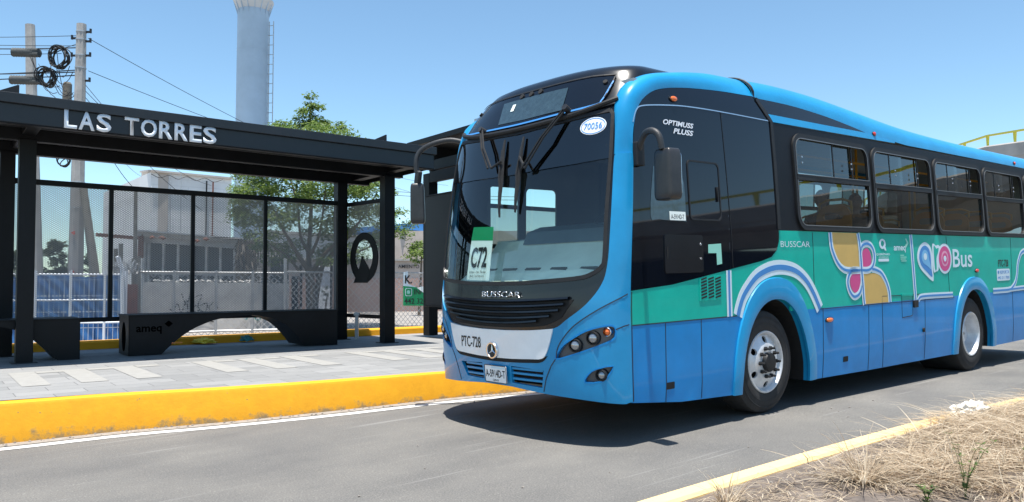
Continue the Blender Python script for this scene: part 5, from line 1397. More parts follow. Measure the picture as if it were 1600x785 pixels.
def seat_part(l, w, name='driver_seat', m='rubber', par=None, h=.9):
    mb = MB(); mb.bx(l - .24, l + .22, w - .22, w + .22, h + .38, h + .46); mb.prism(rrect(-.23, .23, h + .42, h + 1.12, .14), lambda x, y: (l + .18 + (y - h - .42) * .12, w + x, y), lambda x, y: (l + .26 + (y - h - .42) * .12, w + x, y)); mb.prism(rrect(-.12, .12, h + 1.12, h + 1.32, .05), lambda x, y: (l + .26, w + x, y), lambda x, y: (l + .33, w + x, y))
    mb.tube([(l, w, h), (l, w, h + .4)], .06, 8); return mb.build(name, M[m], bus, None, .01)
seat_part(-.85, .72, h=1.12)
mb = MB(); mb.bx(-.45, -.43, .1, 1.15, .9, 2.9); mb.build('partition', M['blackp'], bus)
mb = MB(); mb.bx(-.40, .3, .08, .12, 1.2, 2.9); mb.build('cab_lining', M['dark'], bus)
# passenger seats: one part each
def pax_seat(l, w):
    s_ = bpy.data.objects.new('passenger_seat', None); link(s_, bus); s_.location = (l, w, .9); return s_
mbS = MB(); mbS.bx(-.22, .18, -.21, .21, .40, .45)
bk = rrect(-.215, .215, .42, 1.02, .17, 6); hole = rrect(-.13, .13, .84, .93, .04, 4)
seat0 = None
seats = []
for l in (1.95, 2.85, 3.75, 4.65, 5.55, 6.45, 7.35):
    for w_ in (.36, .80, 1.72, 2.16):
        if (w_ == .36 and not 2.5 < l < 4) or w_ == 2.16 or (w_ == .80 and 2.5 < l < 4): seats.append((l, w_))
for (l, w_) in seats:
    if seat0 is None:
        seat0 = mbS.build('passenger_seat', M['seat'], bus, None, .01)
        b0 = patch('backrest', bk, lambda x, y, o: (.18 + (y - .42) * .16 + o, x, y), M['seat'], seat0, [hole], .12, 0, .035, 40)
        # close the rear skin
        b1_ = patch('backrest_shell', bk, lambda x, y, o: (.18 + (y - .42) * .16 - .036 + o, x, y), M['seat'], seat0, [hole], .12, 0, 0, 40)
        mb = MB(); mb.tube([(0, -.12, 0), (0, -.12, .4)], .02, 6); mb.tube([(0, .12, 0), (0, .12, .4)], .02, 6); mb.build('seat_leg', M['rubber'], seat0)
        mb = MB(); mb.tube([(.27, x, z) for x, z in [(-.2, .95), (-.2, 1.04), (-.1, 1.08), (.1, 1.08), (.2, 1.04), (.2, .95)]], .016, 8); mb.build('grab_handle', M['handrail'], seat0, 40)
        seat0.location = (l, w_, 1.17)
    else:
        s2 = seat0.copy(); COL.objects.link(s2); s2.parent = bus; s2.location = (l, w_, 1.17)
        for ch in list(seat0.children):
            c2 = ch.copy(); COL.objects.link(c2); c2.parent = s2
for (l, w_) in ((.9, .55), (2.3, 1.0), (3.2, 1.5), (4.1, 1.0), (5.0, 1.5), (6.0, 1.0), (7.0, 1.5), (-.35, 1.3)):
    mb = MB(); mb.tube([(l, w_, 1.17), (l, w_, 3.1)], .018, 8); mb.build('handrail', M['handrail'], bus, 40)
for w_ in (.85, 1.65):
    mb = MB(); mb.tube([(-.4, w_, 2.86), (REAR - .3, w_, 2.86)], .018, 8); mb.build('handrail', M['handrail'], bus, 40)

# --- wipers
def wiper(mount, elbow, tip0, tip1, side):
    t = MB(); a = FM(*mount, .05); b = FM(*elbow, .065)
    for dx in (0, .035): t.tube([FM(mount[0] + dx, mount[1], .06), FM((mount[0] + elbow[0]) / 2 + dx, (mount[1] + elbow[1]) / 2, .085), FM(elbow[0] + dx * 1.4, elbow[1], .06)], .011, 6)
    o = t.build('wiper_arm', M['rubber'], bus, 40)
    m2 = MB(); m2.tube([FM(mount[0] + .017, mount[1], 0), FM(mount[0] + .017, mount[1], .08)], .03, 10); m2.build('pivot', M['mirrorcase'], o, 40)
    m3 = MB(); n_ = 10; m3.tube([FM(tip0[0] + (tip1[0] - tip0[0]) * k / n_, tip0[1] + (tip1[1] - tip0[1]) * k / n_, .016 + .004 * math.sin(k)) for k in range(n_ + 1)], [.010 + .012 * math.sin(PI * k / n_) for k in range(n_ + 1)], 6); m3.tube([FM((tip0[0] + tip1[0]) / 2, (tip0[1] + tip1[1]) / 2 + .15, .05), FM(*elbow, .055)], .012, 6)
    m3.tube([FM(tip0[0], tip0[1] - .1, .022), FM((tip0[0] + tip1[0]) / 2, (tip0[1] + tip1[1]) / 2, .05), FM(tip1[0], tip1[1] + .1, .022)], .008, 6); m3.build('wiper_blade', M['rubber'], o, 40)
wiper((1.97, 2.86), (1.64, 2.44), (1.575, 2.72), (1.43, 1.97), 1); wiper((.745, 2.88), (1.13, 2.38), (1.29, 2.71), (1.215, 2.0), 0)

# --- mirrors
mr = MB(); arm = [(-1.80, .02, 2.43), (-1.82, -.05, 2.54), (-1.85, -.13, 2.60), (-1.87, -.22, 2.60), (-1.87, -.28, 2.55), (-1.86, -.30, 2.44)]
mr.tube(crom([tuple(a) for a in arm], 5), .027, 12); o = mr.build('mirror', M['plastic'], bus, 50)
mb = MB(); mb.box((-1.80, -.005, 2.44), (.10, .05, .2)); mb.build('bracket', M['rubber'], o, None, .008)
def mirror_case(c, W_, H_, D_, yaw, par):
    bm = bmesh.new(); bmesh.ops.create_cube(bm, size=1); bmesh.ops.bevel(bm, geom=bm.edges[:], offset=.17, segments=4, affect='EDGES', profile=.6)
    for v in bm.verts:
        v.co.x *= D_ * (1 if v.co.x > 0 else 1.15); tz = v.co.z; v.co.y *= W_ * (1 - .10 * (tz + .5)); v.co.z *= H_
    bmesh.ops.rotate(bm, verts=bm.verts, cent=(0, 0, 0), matrix=Matrix.Rotation(yaw, 3, 'Z')); bmesh.ops.translate(bm, verts=bm.verts, vec=c)
    me = bpy.data.meshes.new('mirror_case'); bm.to_mesh(me); bm.free(); me.materials.append(M['mirrorcase']); me.polygons.foreach_set('use_smooth', [True] * len(me.polygons)); me.set_sharp_from_angle(angle=math.radians(50))
    k = bpy.data.objects.new('mirror_case', me); link(k, par); R3 = Matrix.Rotation(yaw, 3, 'Z')
    q = MB(); q.prism(rrect(-W_ * .42, W_ * .42, -H_ * .42, H_ * .42, .03), lambda y, z: Vector(c) + R3 @ Vector((D_ * .5, y, z)), lambda y, z: Vector(c) + R3 @ Vector((D_ * .5 + .004, y, z))); q.build('mirror_glass', M['chrome'], par)
mirror_case((-1.80, -.31, 2.235), .205, .42, .13, -.15, o)
mr = MB(); arm = [(-1.80, 2.40, 2.86), (-1.92, 2.52, 2.90), (-2.05, 2.66, 2.87), (-2.14, 2.77, 2.80), (-2.18, 2.80, 2.70), (-2.18, 2.80, 2.56)]
mr.tube(crom([tuple(a) for a in arm], 5), .028, 12); o = mr.build('mirror', M['plastic'], bus, 50)
mb = MB(); mb.beam((-2.17, 2.77, 2.58), (-2.16, 2.82, 2.44), .05, .10); mb.build('bracket', M['plastic'], o, None, .01)
mirror_case((-2.16, 2.82, 2.225), .16, .44, .12, .9, o)

# --- two passengers behind the first window
def person(l, w_, yaw, label, shirt, glasses=False):
    t = thing('person', label, 'person', mw=BM @ Matrix.Translation((l, w_, 1.60)) @ Matrix.Rotation(yaw, 4, 'Z'))
    # seated skeleton; faces -X. pelvis at origin
    J = [(0, 0, .08), (.02, 0, .28), (.03, 0, .46), (.02, 0, .54), (0, 0, .60), (-.02, 0, .70),
         (.03, .17, .47), (.0, .22, .26), (-.2, .17, .15), (.03, -.17, .47), (.0, -.22, .26), (-.2, -.17, .15),
         (-.02, .10, .07), (-.42, .12, .08), (-.44, .12, -.34), (-.02, -.10, .07), (-.42, -.12, .08), (-.44, -.12, -.34), (-.54, .12, -.38), (-.54, -.12, -.38), (-.28, .15, .14), (-.28, -.15, .14)]
    E_ = [(0, 1), (1, 2), (2, 3), (3, 4), (4, 5), (2, 6), (6, 7), (7, 8), (2, 9), (9, 10), (10, 11), (0, 12), (12, 13), (13, 14), (0, 15), (15, 16), (16, 17), (14, 18), (17, 19), (8, 20), (11, 21)]
    R_ = [.13, .125, .12, .055, .055, .06, .06, .045, .032, .06, .045, .032, .09, .07, .045, .09, .07, .045, .04, .04, .028, .028]
    me = bpy.data.meshes.new('body'); me.from_pydata(J, E_, []); o = bpy.data.objects.new('body', me); COL.objects.link(o)
    md = o.modifiers.new('s', 'SKIN'); sv = me.skin_vertices[0].data
    for i, r in enumerate(R_): sv[i].radius = (r, r * (1.25 if i in (1, 2) else 1))
    sv[0].use_root = True
    o.modifiers.new('ss', 'SUBSURF').levels = 2
    dg = bpy.context.evaluated_depsgraph_get(); me2 = bpy.data.meshes.new_from_object(o.evaluated_get(dg)); bpy.data.objects.remove(o)
    me2.materials.clear(); me2.materials.append(M['skin']); me2.materials.append(shirt); me2.polygons.foreach_set('use_smooth', [True] * len(me2.polygons))
    for p in me2.polygons: p.material_index = 1 if p.center.z < .5 and not (p.center.x < -.18 and p.center.z > .1) else 0
    # head with brow, nose, chin
    bm = bmesh.new(); bm.from_mesh(me2)
    hd = bmesh.ops.create_icosphere(bm, subdivisions=3, radius=1)['verts']
    for v in hd:
        c = v.co.copy(); x, y, z = c
        sx, sy, sz = .100, .078, .125
        if z < 0: sy *= 1 - .28 * (-z); sx *= 1 - .12 * (-z)
        X = x * sx; 
        if x < -.6 and abs(y) < .28 and -.25 < z < .25: X -= .024 * (1 - abs(y) / .28) * (1 - abs(z + .08) / .35)
        if x < -.7 and .12 < z < .36: X -= .006
        if x < -.6 and abs(y) > .25 and abs(y) < .6 and abs(z - .05) < .16: X += .008
        v.co = Vector((X - .015, y * sy, z * sz + .70))
    for s_ in (-1, 1):
        e = bmesh.ops.create_icosphere(bm, subdivisions=1, radius=.022)['verts']
        for v in e: v.co = Vector((v.co.x * .8 + .005, v.co.y * .4 + s_ * .078, v.co.z * 1.3 + .695))
    for f in bm.faces:
        if f.calc_center_median().z > .58: f.material_index = 0; f.smooth = True
    me3 = bpy.data.meshes.new('body'); bm.to_mesh(me3); bm.free(); me3.materials.append(M['skin']); me3.materials.append(shirt)
    b = bpy.data.objects.new('body', me3); link(b, t)
    bm = bmesh.new(); h = bmesh.ops.create_icosphere(bm, subdivisions=3, radius=1)['verts']
    for v in h:
        x, y, z = v.co; v.co = Vector((x * .108 + .006, y * .086, max(z, -.5 if x > .1 else .42) * .128 + .712 + (.004 * math.sin(x * 30) * math.cos(y * 25))))
    me = bpy.data.meshes.new('hair'); bm.to_mesh(me); bm.free(); me.materials.append(M['hair']); link(bpy.data.objects.new('hair', me), t)
    if glasses:
        q = MB()
        for s_ in (-1, 1): q.tube([(-.112, s_ * .036 + .026 * math.cos(a), .712 + .02 * math.sin(a)) for a in [2 * PI * k / 12 for k in range(13)]], .003, 5)
        q.tube([(-.112, .062, .715), (0, .082, .71)], .003, 5); q.tube([(-.112, -.062, .715), (0, -.082, .71)], .003, 5); q.build('glasses', M['ink'], t)
person(2.72, .80, .35, 'passenger with short dark hair behind the orange seat back in the first window', M['cloth'])
person(3.63, .80, .9, 'passenger with glasses and dark hair at the right side of the first side window', M['cloth2'], True)

# ------------------------------------------------------------------ background beyond the platform
GZ = .16
def wallbox(name, a, b, Y0, Y1, m, thick=.2, par=None, uvs=True):
    pass
def facade(name, xl, xr, ytop_l, ytop_r, Yl, Yr, depth, m, par=None, zb=GZ - .1, off=Vector((0, 0, 0))):
    # box whose front face spans photo columns xl..xr at distances Yl..Yr, going back by depth
    A, B = at(xl, ytop_l, Yl), at(xr, ytop_r, Yr)
    d = (B - A); d.z = 0; d.normalize(); n = Vector((-d.y, d.x, 0))
    if n.y < 0: n = -n
    if off.length: A = A + off; B = B + off
    a0, b0 = Vector((A.x, A.y, zb)), Vector((B.x, B.y, zb)); D = n * depth
    vs = [a0, b0, B, A, a0 + D, b0 + D, B + D, A + D]
    L_ = (B - A).length; uv = [(0, 0), (L_, 0), (L_, B.z - zb), (0, A.z - zb), (L_ + depth, 0), (-depth, 0), (-depth, B.z - zb), (L_ + depth, A.z - zb)]
    mb = MB(); mb.add(vs, [(0, 1, 2, 3)], uv)
    mb.add(vs, [(1, 5, 6, 2)], [(0, 0), (0, 0), (0, 0), (0, 0), (0, 0), (depth, 0), (depth, B.z - zb), (0, 0)] if 0 else [(0, 0)] * 8)
    mb.add(vs, [(5, 4, 7, 6), (4, 0, 3, 7), (3, 2, 6, 7)])
    return mb.build(name, m, par, recalc=True)

# white warehouse
wh = thing('warehouse', 'tall windowless whitewashed building behind the grey shed', 'building', at(300, 430, 48))
wh.location.z = GZ
def keep(o, par):
    o.parent = par; o.matrix_parent_inverse = par.matrix_world.inverted() if False else Matrix.Translation(par.location).inverted(); return o
bw_ = facade('wall', 236, 362, 269, 281, 48, 51, 14, M['block']); keep(bw_, wh)
bs_ = facade('side_wall', 221, 235.7, 270, 269, 54, 48.05, 1, M['bldgside']); keep(bs_, wh)
mb = MB(); mb.beam(at(222, 270, 54) + Vector((0, 0, .05)), at(236, 268.5, 47.9) + Vector((0, 0, .05)), .3, .12); mb.beam(at(236, 268.5, 47.9) + Vector((0, 0, .05)), at(362, 280.5, 50.9) + Vector((0, 0, .05)), .3, .12); keep(mb.build('coping', M['bldgside']), wh)
for px, y0, Yd in ((323, 283, 49.8), (333, 285, 49.9)):
    mb = MB(); mb.tube([at(px, y0, Yd), Vector((at(px, y0, Yd).x, at(px, y0, Yd).y, 3))], .05, 6); keep(mb.build('downpipe', M['rust'] if px == 333 else M['steel2']), wh)
for px in (267, 283):
    mb = MB(); p_ = at(px, 300, 48.5); mb.tube([at(px, 272, 48.4), Vector((p_.x, p_.y, 3))], .025, 5); keep(mb.build('conduit', M['galv']), wh)
wp = [at(236 + 14 * k, 272 + (5 if k % 2 else 0) + k * 1.1, 47.6 + .3 * k) for k in range(9)]
mb = MB(); mb.tube(crom([tuple(p) for p in wp], 5), .02, 5); keep(mb.build('roof_cable', M['cable']), wh)
# water tower column
TY = 66.
tb = at(390, 445, TY); 
tw = thing('water_tower', 'tall pale blue steel tower column with a flared collar and ladder, rising behind the shelter', 'tower', (tb.x, tb.y, GZ))
RB, RT_ = 1.33, 1.27
top = at(391.5, 12, TY).z - GZ
mb = MB(); lean = (at(391.5, 12, TY).x - tb.x) * .55
vs = []
mb.lathe([(RB * 1.06, 0), (RB, 4), (RB * .99, 10), (RT_, top), (RT_, top + .4)], (0, 0, 0), 'Z', 48); mb.build('column', M['tower'], tw, 40)
mb = MB(); mb.lathe([(RT_ + .02, top - .35), (1.62, top + .35), (1.66, top + .42), (1.66, top + .54), (1.3, top + .56)], (0, 0, 0), 'Z', 16); mb.build('collar', M['bldg'], tw, 20)
for k in range(16):
    a = 2 * PI * k / 16; mb = MB(); mb.prism([(RT_, top - .8), (1.6, top + .3), (RT_, top + .3)], lambda r, z, a=a: (r * math.cos(a) - .02 * math.sin(a), r * math.sin(a) + .02 * math.cos(a), z), lambda r, z, a=a: (r * math.cos(a) + .02 * math.sin(a), r * math.sin(a) - .02 * math.cos(a), z)); mb.build('gusset', M['tower'], tw)
mb = MB(); mb.lathe([(1.25, top + .5), (1.22, top + 1.6), (1.9, top + 3.4), (4.2, top + 6.), (4.4, top + 8.), (4.2, top + 10), (.2, top + 11.5)], (0, 0, 0), 'Z', 40); mb.build('tank', M['tower'], tw, 40)
for z in (3.5, 7, 10.5, 14, 17.5, 21):
    if z < top - 1: mb = MB(); mb.lathe([(RB + .001 - z * .002, z), (RB + .012 - z * .002, z + .02), (RB + .001 - z * .002, z + .04)], (0, 0, 0), 'Z', 48); mb.build('weld_seam', M['tower'], tw, 40)
mb = MB()
mb.tube([(RB + .50, -.35, 2.5), (RB + .50, -.35, top - 1.3)], .045, 6); mb.tube([(RB + .12, -.25, 2.5), (RB + .12, -.25, top - 1.3)], .04, 6)
z = 2.6
while z < top - 1.3: mb.tube([(RB + .0, -.25, z), (RB + .5, -.35, z)], .03, 5); z += .82
mb.build('ladder', M['galv'], tw)

# grey shed with patched roof
sd_ = thing('shed', 'low grey shed with white framed panels, a sagging roof edge and dead vine on it', 'shed', at(330, 445, 31)); sd_.location.z = GZ
keep(facade('wall', 226, 452, 370, 388, 30.6, 33, 5, M['shedwall']), sd_)
keep(facade('lean_to_wall', 372, 440, 382, 388, 30.4, 31.4, .3, M['sheet']), sd_)
def bar(name, a, b, w, h, m, par): 
    q = MB(); q.beam(a, b, w, h); return keep(q.build(name, M[m]), par)
bar('roof_edge', at(214, 365, 30), at(372, 376, 31.6), .5, .20, 'shedtrim', sd_); bar('roof_edge', at(372, 376, 31.6), at(452, 387, 32.6), .5, .22, 'shedtrim', sd_)
bar('roof_sheet', at(214, 361.5, 30), at(330, 371, 31.2), 1.0, .06, 'galv', sd_); bar('roof_sheet', at(330, 371, 31.2), at(450, 383, 32.6), 1.0, .06, 'sheet', sd_)
bar('lintel', at(224, 373.5, 30.2), at(372, 384, 31.6), .2, .26, 'shedtrim', sd_)
for k, px in enumerate((227, 233, 256, 279, 301, 323, 345, 367)):
    Yk = 30.3 + (px - 227) / 140 * 1.4; a = at(px, 372 + (px - 227) * .07, Yk); bar('frame_post', a, Vector((a.x, a.y, GZ)), .09 if k else .22, .09, 'shedtrim', sd_)
bar('sill', at(228, 427, 30.3), at(368, 430, 31.7), .1, .1, 'shedtrim', sd_)
for px in (222, 219): a = at(px, 366, 29.9); bar('rusty_post', a, a + Vector((0, 0, -.9)), .12, .1, 'rust', sd_)
bar('loose_beam', at(151, 367, 28), at(222, 373, 29.8), .12, .12, 'rust', sd_)
for px, y in ((237, 371), (254, 372), (308, 377), (322, 374)):
    q = MB(); pebble(q, at(px, y, 29.8), .14); keep(q.build('roof_stone', M['rust']), sd_)
# dead vine hanging on the shed
q = MB(); rr = random.Random(4)
for i in range(620):
    px = 372 + abs(rr.gauss(0, 1)) * 9 if rr.random() < .8 else 396 + rr.gauss(0, 3); y = rr.uniform(374, 428); px = min(404, px)
    p = at(px, y, 30.1 + rr.uniform(-.25, .1)); d = Vector((rr.gauss(0, .35), rr.gauss(0, .3), -1)).normalized(); s_ = Vector((1, .3, 0)) * .025; L_ = rr.uniform(.2, .55)
    q.add([p - s_, p + s_, p + d * L_ + s_ * .3, p + d * L_ - s_ * .3], [(0, 1, 2, 3)])
tag(q.build('dead_vine', M['thatch'], None, None, 0, False, at(385, 430, 30.1)), 'dry brown vine hanging over the right part of the grey shed', 'vine')

# low wall with graffiti, chain-link fence in front
lw = thing('low_wall', 'low whitewashed wall with black and teal graffiti behind the chain link fence', 'wall', at(330, 445, 22.5)); lw.location.z = GZ
keep(facade('wall', 224, 451, 441, 443, 22.3, 24.2, .2, M['lowwall']), lw)
A_ = at(224, 441, 22.28); B_ = at(451, 443, 24.18); dW = (B_ - A_); dW.z = 0; dWl = dW.length; dWn = dW.normalized(); nW = Vector((dWn.y, -dWn.x, 0))
def WM(x, z, o): p = A_ + dWn * x; return Vector((p.x, p.y, z)) + nW * (o + .004)
def tagline(pts, wd, m): keep(stroke('graffiti', crom(pts, 5), wd, WM, M[m], None, .004, .002), lw)
for g_ in ([(.75, .65), (.9, .95), (1.0, .7), (1.15, 1.05), (1.2, .6), (1.4, .9), (1.6, .55)], [(.7, .8), (1.1, .6), (1.5, .75), (1.9, .5)], [(1.0, 1.25), (1.15, .9), (1.25, 1.3), (1.35, .95)], [(1.3, 1.1), (1.55, 1.2), (1.45, .9), (1.7, .95), (1.6, .6), (1.3, .5), (1.0, .55)], [(1.75, .85), (1.9, 1.0), (1.98, .8), (1.8, .7), (1.75, .85)], [(1.3, .42), (1.6, .5), (1.9, .42), (1.95, .6), (1.7, .62)]): tagline(g_, .028, 'ink')
for g_ in ([(2.7, .60), (2.8, .45), (2.85, .62), (3.0, .60), (3.0, .45)], [(3.05, .5), (3.15, .62), (3.2, .48), (3.1, .44), (3.05, .5)], [(3.3, .46), (3.3, .62), (3.42, .6), (3.34, .54), (3.45, .46)], [(3.55, .6), (3.5, .48), (3.62, .46)], [(3.7, .46), (3.75, .62), (3.85, .6), (3.8, .5)]): tagline(g_, .03, 'bagteal')
q = MB()
for i in range(90): 
    x = random.uniform(.2, dWl - .2); pebble(q, WM(x, A_.z + random.uniform(-.01, .05), -.1), random.uniform(.03, .09))
keep(q.build('rubble_coping', M['lowwall']), lw)

def fence_run(name, label, pts, H, m, post_r=.035, par=None, posts=True, zb=GZ, cat='fence', rails=(1.,), pm='galv', group=None):
    t = thing(name, label, cat, (pts[0].x, pts[0].y, zb), group)
    s_ = 0
    for a, b in zip(pts, pts[1:]):
        a = Vector((a.x, a.y, zb)); b = Vector((b.x, b.y, zb)); L_ = (b - a).length; up = Vector((0, 0, H))
        q = MB(); q.add([a, b, b + up, a + up], [(0, 1, 2, 3)], [(s_, 0), (s_ + L_, 0), (s_ + L_, H), (s_, H)]); keep(q.build('mesh', m), t)
        for r_ in rails: q = MB(); q.tube([a + up * r_, b + up * r_], post_r * .7, 6); keep(q.build('rail', M[pm]), t)
        s_ += L_
    if posts:
        for p in pts: q = MB(); q.tube([Vector((p.x, p.y, zb)), Vector((p.x, p.y, zb + H + .06))], post_r, 8); keep(q.build('post', M[pm]), t)
    return t
fp = [at(x, 440, y) for x, y in ((216, 20.2), (272, 20.6), (338, 21.2), (395, 21.6), (446, 22.))]
cf = fence_run('chain_link_fence', 'chain link fence with steel posts in front of the graffiti wall', fp, 1.66, M['chain'], .04, rails=(1., .06))
fp = [at(x, 440, y) for x, y in ((446, 22.1), (530, 23.5), (612, 24.5), (700, 26.), (820, 28.), (960, 31.))]
cf2 = fence_run('chain_link_fence', 'chain link fence running right of the tree towards the green sign', fp, 1.70, M['chain'], .04, rails=(1.,))
# welded mesh fence with blue sheets behind
fp = [at(x, 440, y) for x, y in ((-260, 16.5), (-120, 17), (0, 17.3), (56, 17.6), (111, 17.8), (164, 18.), (197, 18.2))]
wf = fence_run('welded_fence', 'white welded wire fence in front of the blue sheets at the left', fp, 1.60, M['weld'], .03, rails=(.98, .62, .3), pm='letters')
fp2 = [at(x, 440, y) for x, y in ((-262, 17.0), (-120, 17.5), (0, 17.9), (56, 18.1), (111, 18.4), (150, 18.6), (190, 18.8))]
q = MB(); 
tb_ = thing('blue_sheeting', 'bright blue ribbed sheeting behind the white wire fence', 'sheeting', (fp2[0].x, fp2[0].y, GZ))
for i, (a, b) in enumerate(zip(fp2, fp2[1:])):
    q = MB(); h_ = 1.50 + .04 * (i % 2); a0 = Vector((a.x, a.y, GZ + .02)); b0 = Vector((b.x, b.y, GZ + .02)); up = Vector((0, 0, h_)); dd = Vector((0, .05, 0)); g_ = (b0 - a0) * .02
    q.add([a0 + g_, b0 - g_, b0 - g_ + up, a0 + g_ + up, a0 + g_ + dd, b0 - g_ + dd, b0 - g_ + up + dd, a0 + g_ + up + dd], [(0, 1, 2, 3), (5, 4, 7, 6), (3, 2, 6, 7), (1, 5, 6, 2), (4, 0, 3, 7)]); keep(q.build('sheet', M['bluesheet']), tb_)
# bent white post and rusty sheet at fence corner
def solo(name, label, cat, mbx, m, org, group=None, sm=None): o = mbx.build(name, M[m], None, sm, 0, True, org); return tag(o, label, cat, group)
q = MB(); b_ = at(192, 500, 18.1); b_.z = GZ; q.tube([b_, at(191, 421, 18.1), at(184, 401, 18.0)], .05, 8); solo('fence_post', 'white bent concrete fence post at the corner beside the blue sheets', 'post', q, 'letters', b_)
q = MB(); b_ = at(205, 500, 19.5); b_.z = GZ; q.bx(b_.x - .14, b_.x + .14, b_.y, b_.y + .03, GZ, GZ + 1.35); solo('rusty_sheet', 'narrow rust brown sheet leaning between the two fences', 'metal sheet', q, 'rust', b_)
# thin lamp mast and assorted stakes
q = MB(); b_ = at(213, 500, 21); b_.z = GZ; q.tube([b_, at(211, 440, 21), at(212, 299, 21)], [.06, .06, .05], 8); solo('lamp_mast', 'thin dark green mast standing left of the white building', 'mast', q, 'poledark', b_)
for px, y0, nm, lb in ((189, 381, 'stake', 'slim grey stake left of the green mast, taller one'), (181, 389, 'stake', 'short grey stake farthest left beside the blue sheets'), (209, 405, 'stake', 'thick weathered stake right beside the green mast'), (217, 401, 'stake', 'weathered stake just right of the green mast')):
    q = MB(); b_ = at(px, 490, 20.); b_.z = GZ; q.tube([b_, at(px, y0, 20.)], .05, 7); solo(nm, lb, 'stake', q, 'poledark', b_)
q = MB()
for k in range(4): 
    pts = []
    for i in range(60):
        a = i * .75 + k; c0 = at(172 + i * .75, 418 + 3 * math.sin(i * .2 + k), 18.4); pts.append(c0 + Vector((0, math.cos(a) * .13, math.sin(a) * .13)))
    q.tube(pts, .008, 4)
solo('razor_wire', 'coils of barbed wire on top of the fence corner', 'barbed wire', q, 'galv', at(190, 420, 18.4))

# utility poles
def pole(name, label, px_top, y_top, px_bot, Y, r0, r1, m='pole', n=8, cat='utility pole'):
    a = at(px_top, y_top, Y); b = at(px_bot, 495, Y); b.z = GZ - .1; b.x += (b.x - a.x) * 0
    t = thing(name, label, cat, b); mb = MB(); k = 8
    mb.tube([b.lerp(a, i / k) - b for i in range(k + 1)], [r0 + (r1 - r0) * i / k for i in range(k + 1)], n); mb.build('shaft', M[m], t, 30)
    return t, a, b
p1, a1, b1_ = pole('utility_pole', 'thick concrete utility pole with brackets standing right of the cable coils', 127.5, 38, 117, 19.5, .19, .115)
for f_ in (.975, .95, .9, .86, .72, .60, .5, .42):
    c = b1_.lerp(a1, f_) - b1_; q = MB(); rr_ = .19 + (.115 - .19) * f_; q.lathe([(rr_ + .008, -.015), (rr_ + .008, .015)], c, 'Z', 10); q.build('clamp_band', M['galv'], p1)
for f_, sx in ((.975, 1), (.945, 1), (.955, -1), (.90, 1), (.90, -1), (.82, 1), (.70, 1)):
    c = b1_.lerp(a1, f_) - b1_; q = MB(); q.beam(c + Vector((sx * .1, 0, 0)), c + Vector((sx * .24, 0, 0)), .03, .05); q.beam(c + Vector((sx * .23, 0, -.03)), c + Vector((sx * .23, 0, .08)), .04, .04); q.build('bracket', M['steel2'], p1)
for f_ in (.34, .22):
    c = b1_.lerp(a1, f_) - b1_ + Vector((.02, -.19, 0)); q = MB(); q.bx(c.x - .04, c.x + .04, c.y - .01, c.y + .01, c.z - .03, c.z + .04); q.build('tag_plate', M['red'], p1)
p2, a2, b2_ = pole('utility_pole', 'round concrete utility pole behind the cable splice cases, farther left', 47, 39, 58, 24., .23, .135)
p3, a3, b3_ = pole('utility_pole', 'slim grey wooden pole just behind the thick concrete pole', 117, 250, 109, 21, .10, .08, 'poledark')
q = MB(); A0 = at(130, 292, 19.3); B0 = at(163, 500, 19.0); B0.z = GZ; q.tube([B0, B0.lerp(A0, .5), A0], [.13, .11, .09], 8); solo('brace_pole', 'weathered leaning brace pole beside the thick concrete pole', 'brace pole', q, 'poledark', B0)
# transformer-like canister
q = MB(); c = at(105, 145, 20.5); q.lathe([(.08, -.25), (.11, -.2), (.11, .22), (.08, .27)], c, 'Z', 14); q.tube([c + Vector((0, 0, -.4)), Vector((c.x + .5, c.y - .8, c.z - .7))], .04, 6); solo('canister', 'dark green canister hanging among the wires left of the thick pole', 'canister', q, 'poledark', c, None, 30)
# splice cases and coils
for k, (px, y, ln, lb) in enumerate(((41, 82, 44, 'upper dark ribbed splice case on the wires'), (40, 125, 48, 'lower dark ribbed splice case on the wires'))):
    a = at(px - ln / 2, y, 19.8); b = at(px + ln / 2, y + 1, 19.8); q = MB(); n_ = 22; q.tube([a.lerp(b, i / n_) for i in range(n_ + 1)], [.105 + .012 * (i % 2) - (.03 if i in (0, n_) else 0) for i in range(n_ + 1)], 12)
    for z_ in (-.05, .05): q.tube([a + Vector((0, 0, z_)), b + Vector((0, -.08, z_))], .05, 8)
    solo('splice_case', lb, 'splice case', q, 'splice', a.lerp(b, .5), None, 40)
for k, (px, y, r, lb) in enumerate(((92, 90, .235, 'upper coil of black cable hanging between the two poles'), (73, 121, .205, 'lower coil of black cable beside the lower splice case'), (98, 252, .12, 'small loose cable coil seen under the shelter roof'))):
    q = MB(); rg = random.Random(k); c = at(px, y, 19.8); N_ = 12 if k < 2 else 4
    for j in range(N_):
        cc = c + Vector((rg.uniform(-.025, .025), rg.uniform(-.06, .06), rg.uniform(-.025, .025))); R_ = r * rg.uniform(.86, 1.1)
        q.tube([cc + Vector((R_ * math.cos(t) * (.92 if k != 1 else 1.0), .12 * math.sin(t + j), R_ * 1.12 * math.sin(t))) for t in [2 * PI * i / 28 for i in range(29)]], .014, 5)
    solo('cable_coil', lb, 'cable coil', q, 'cable', c, None, 60)
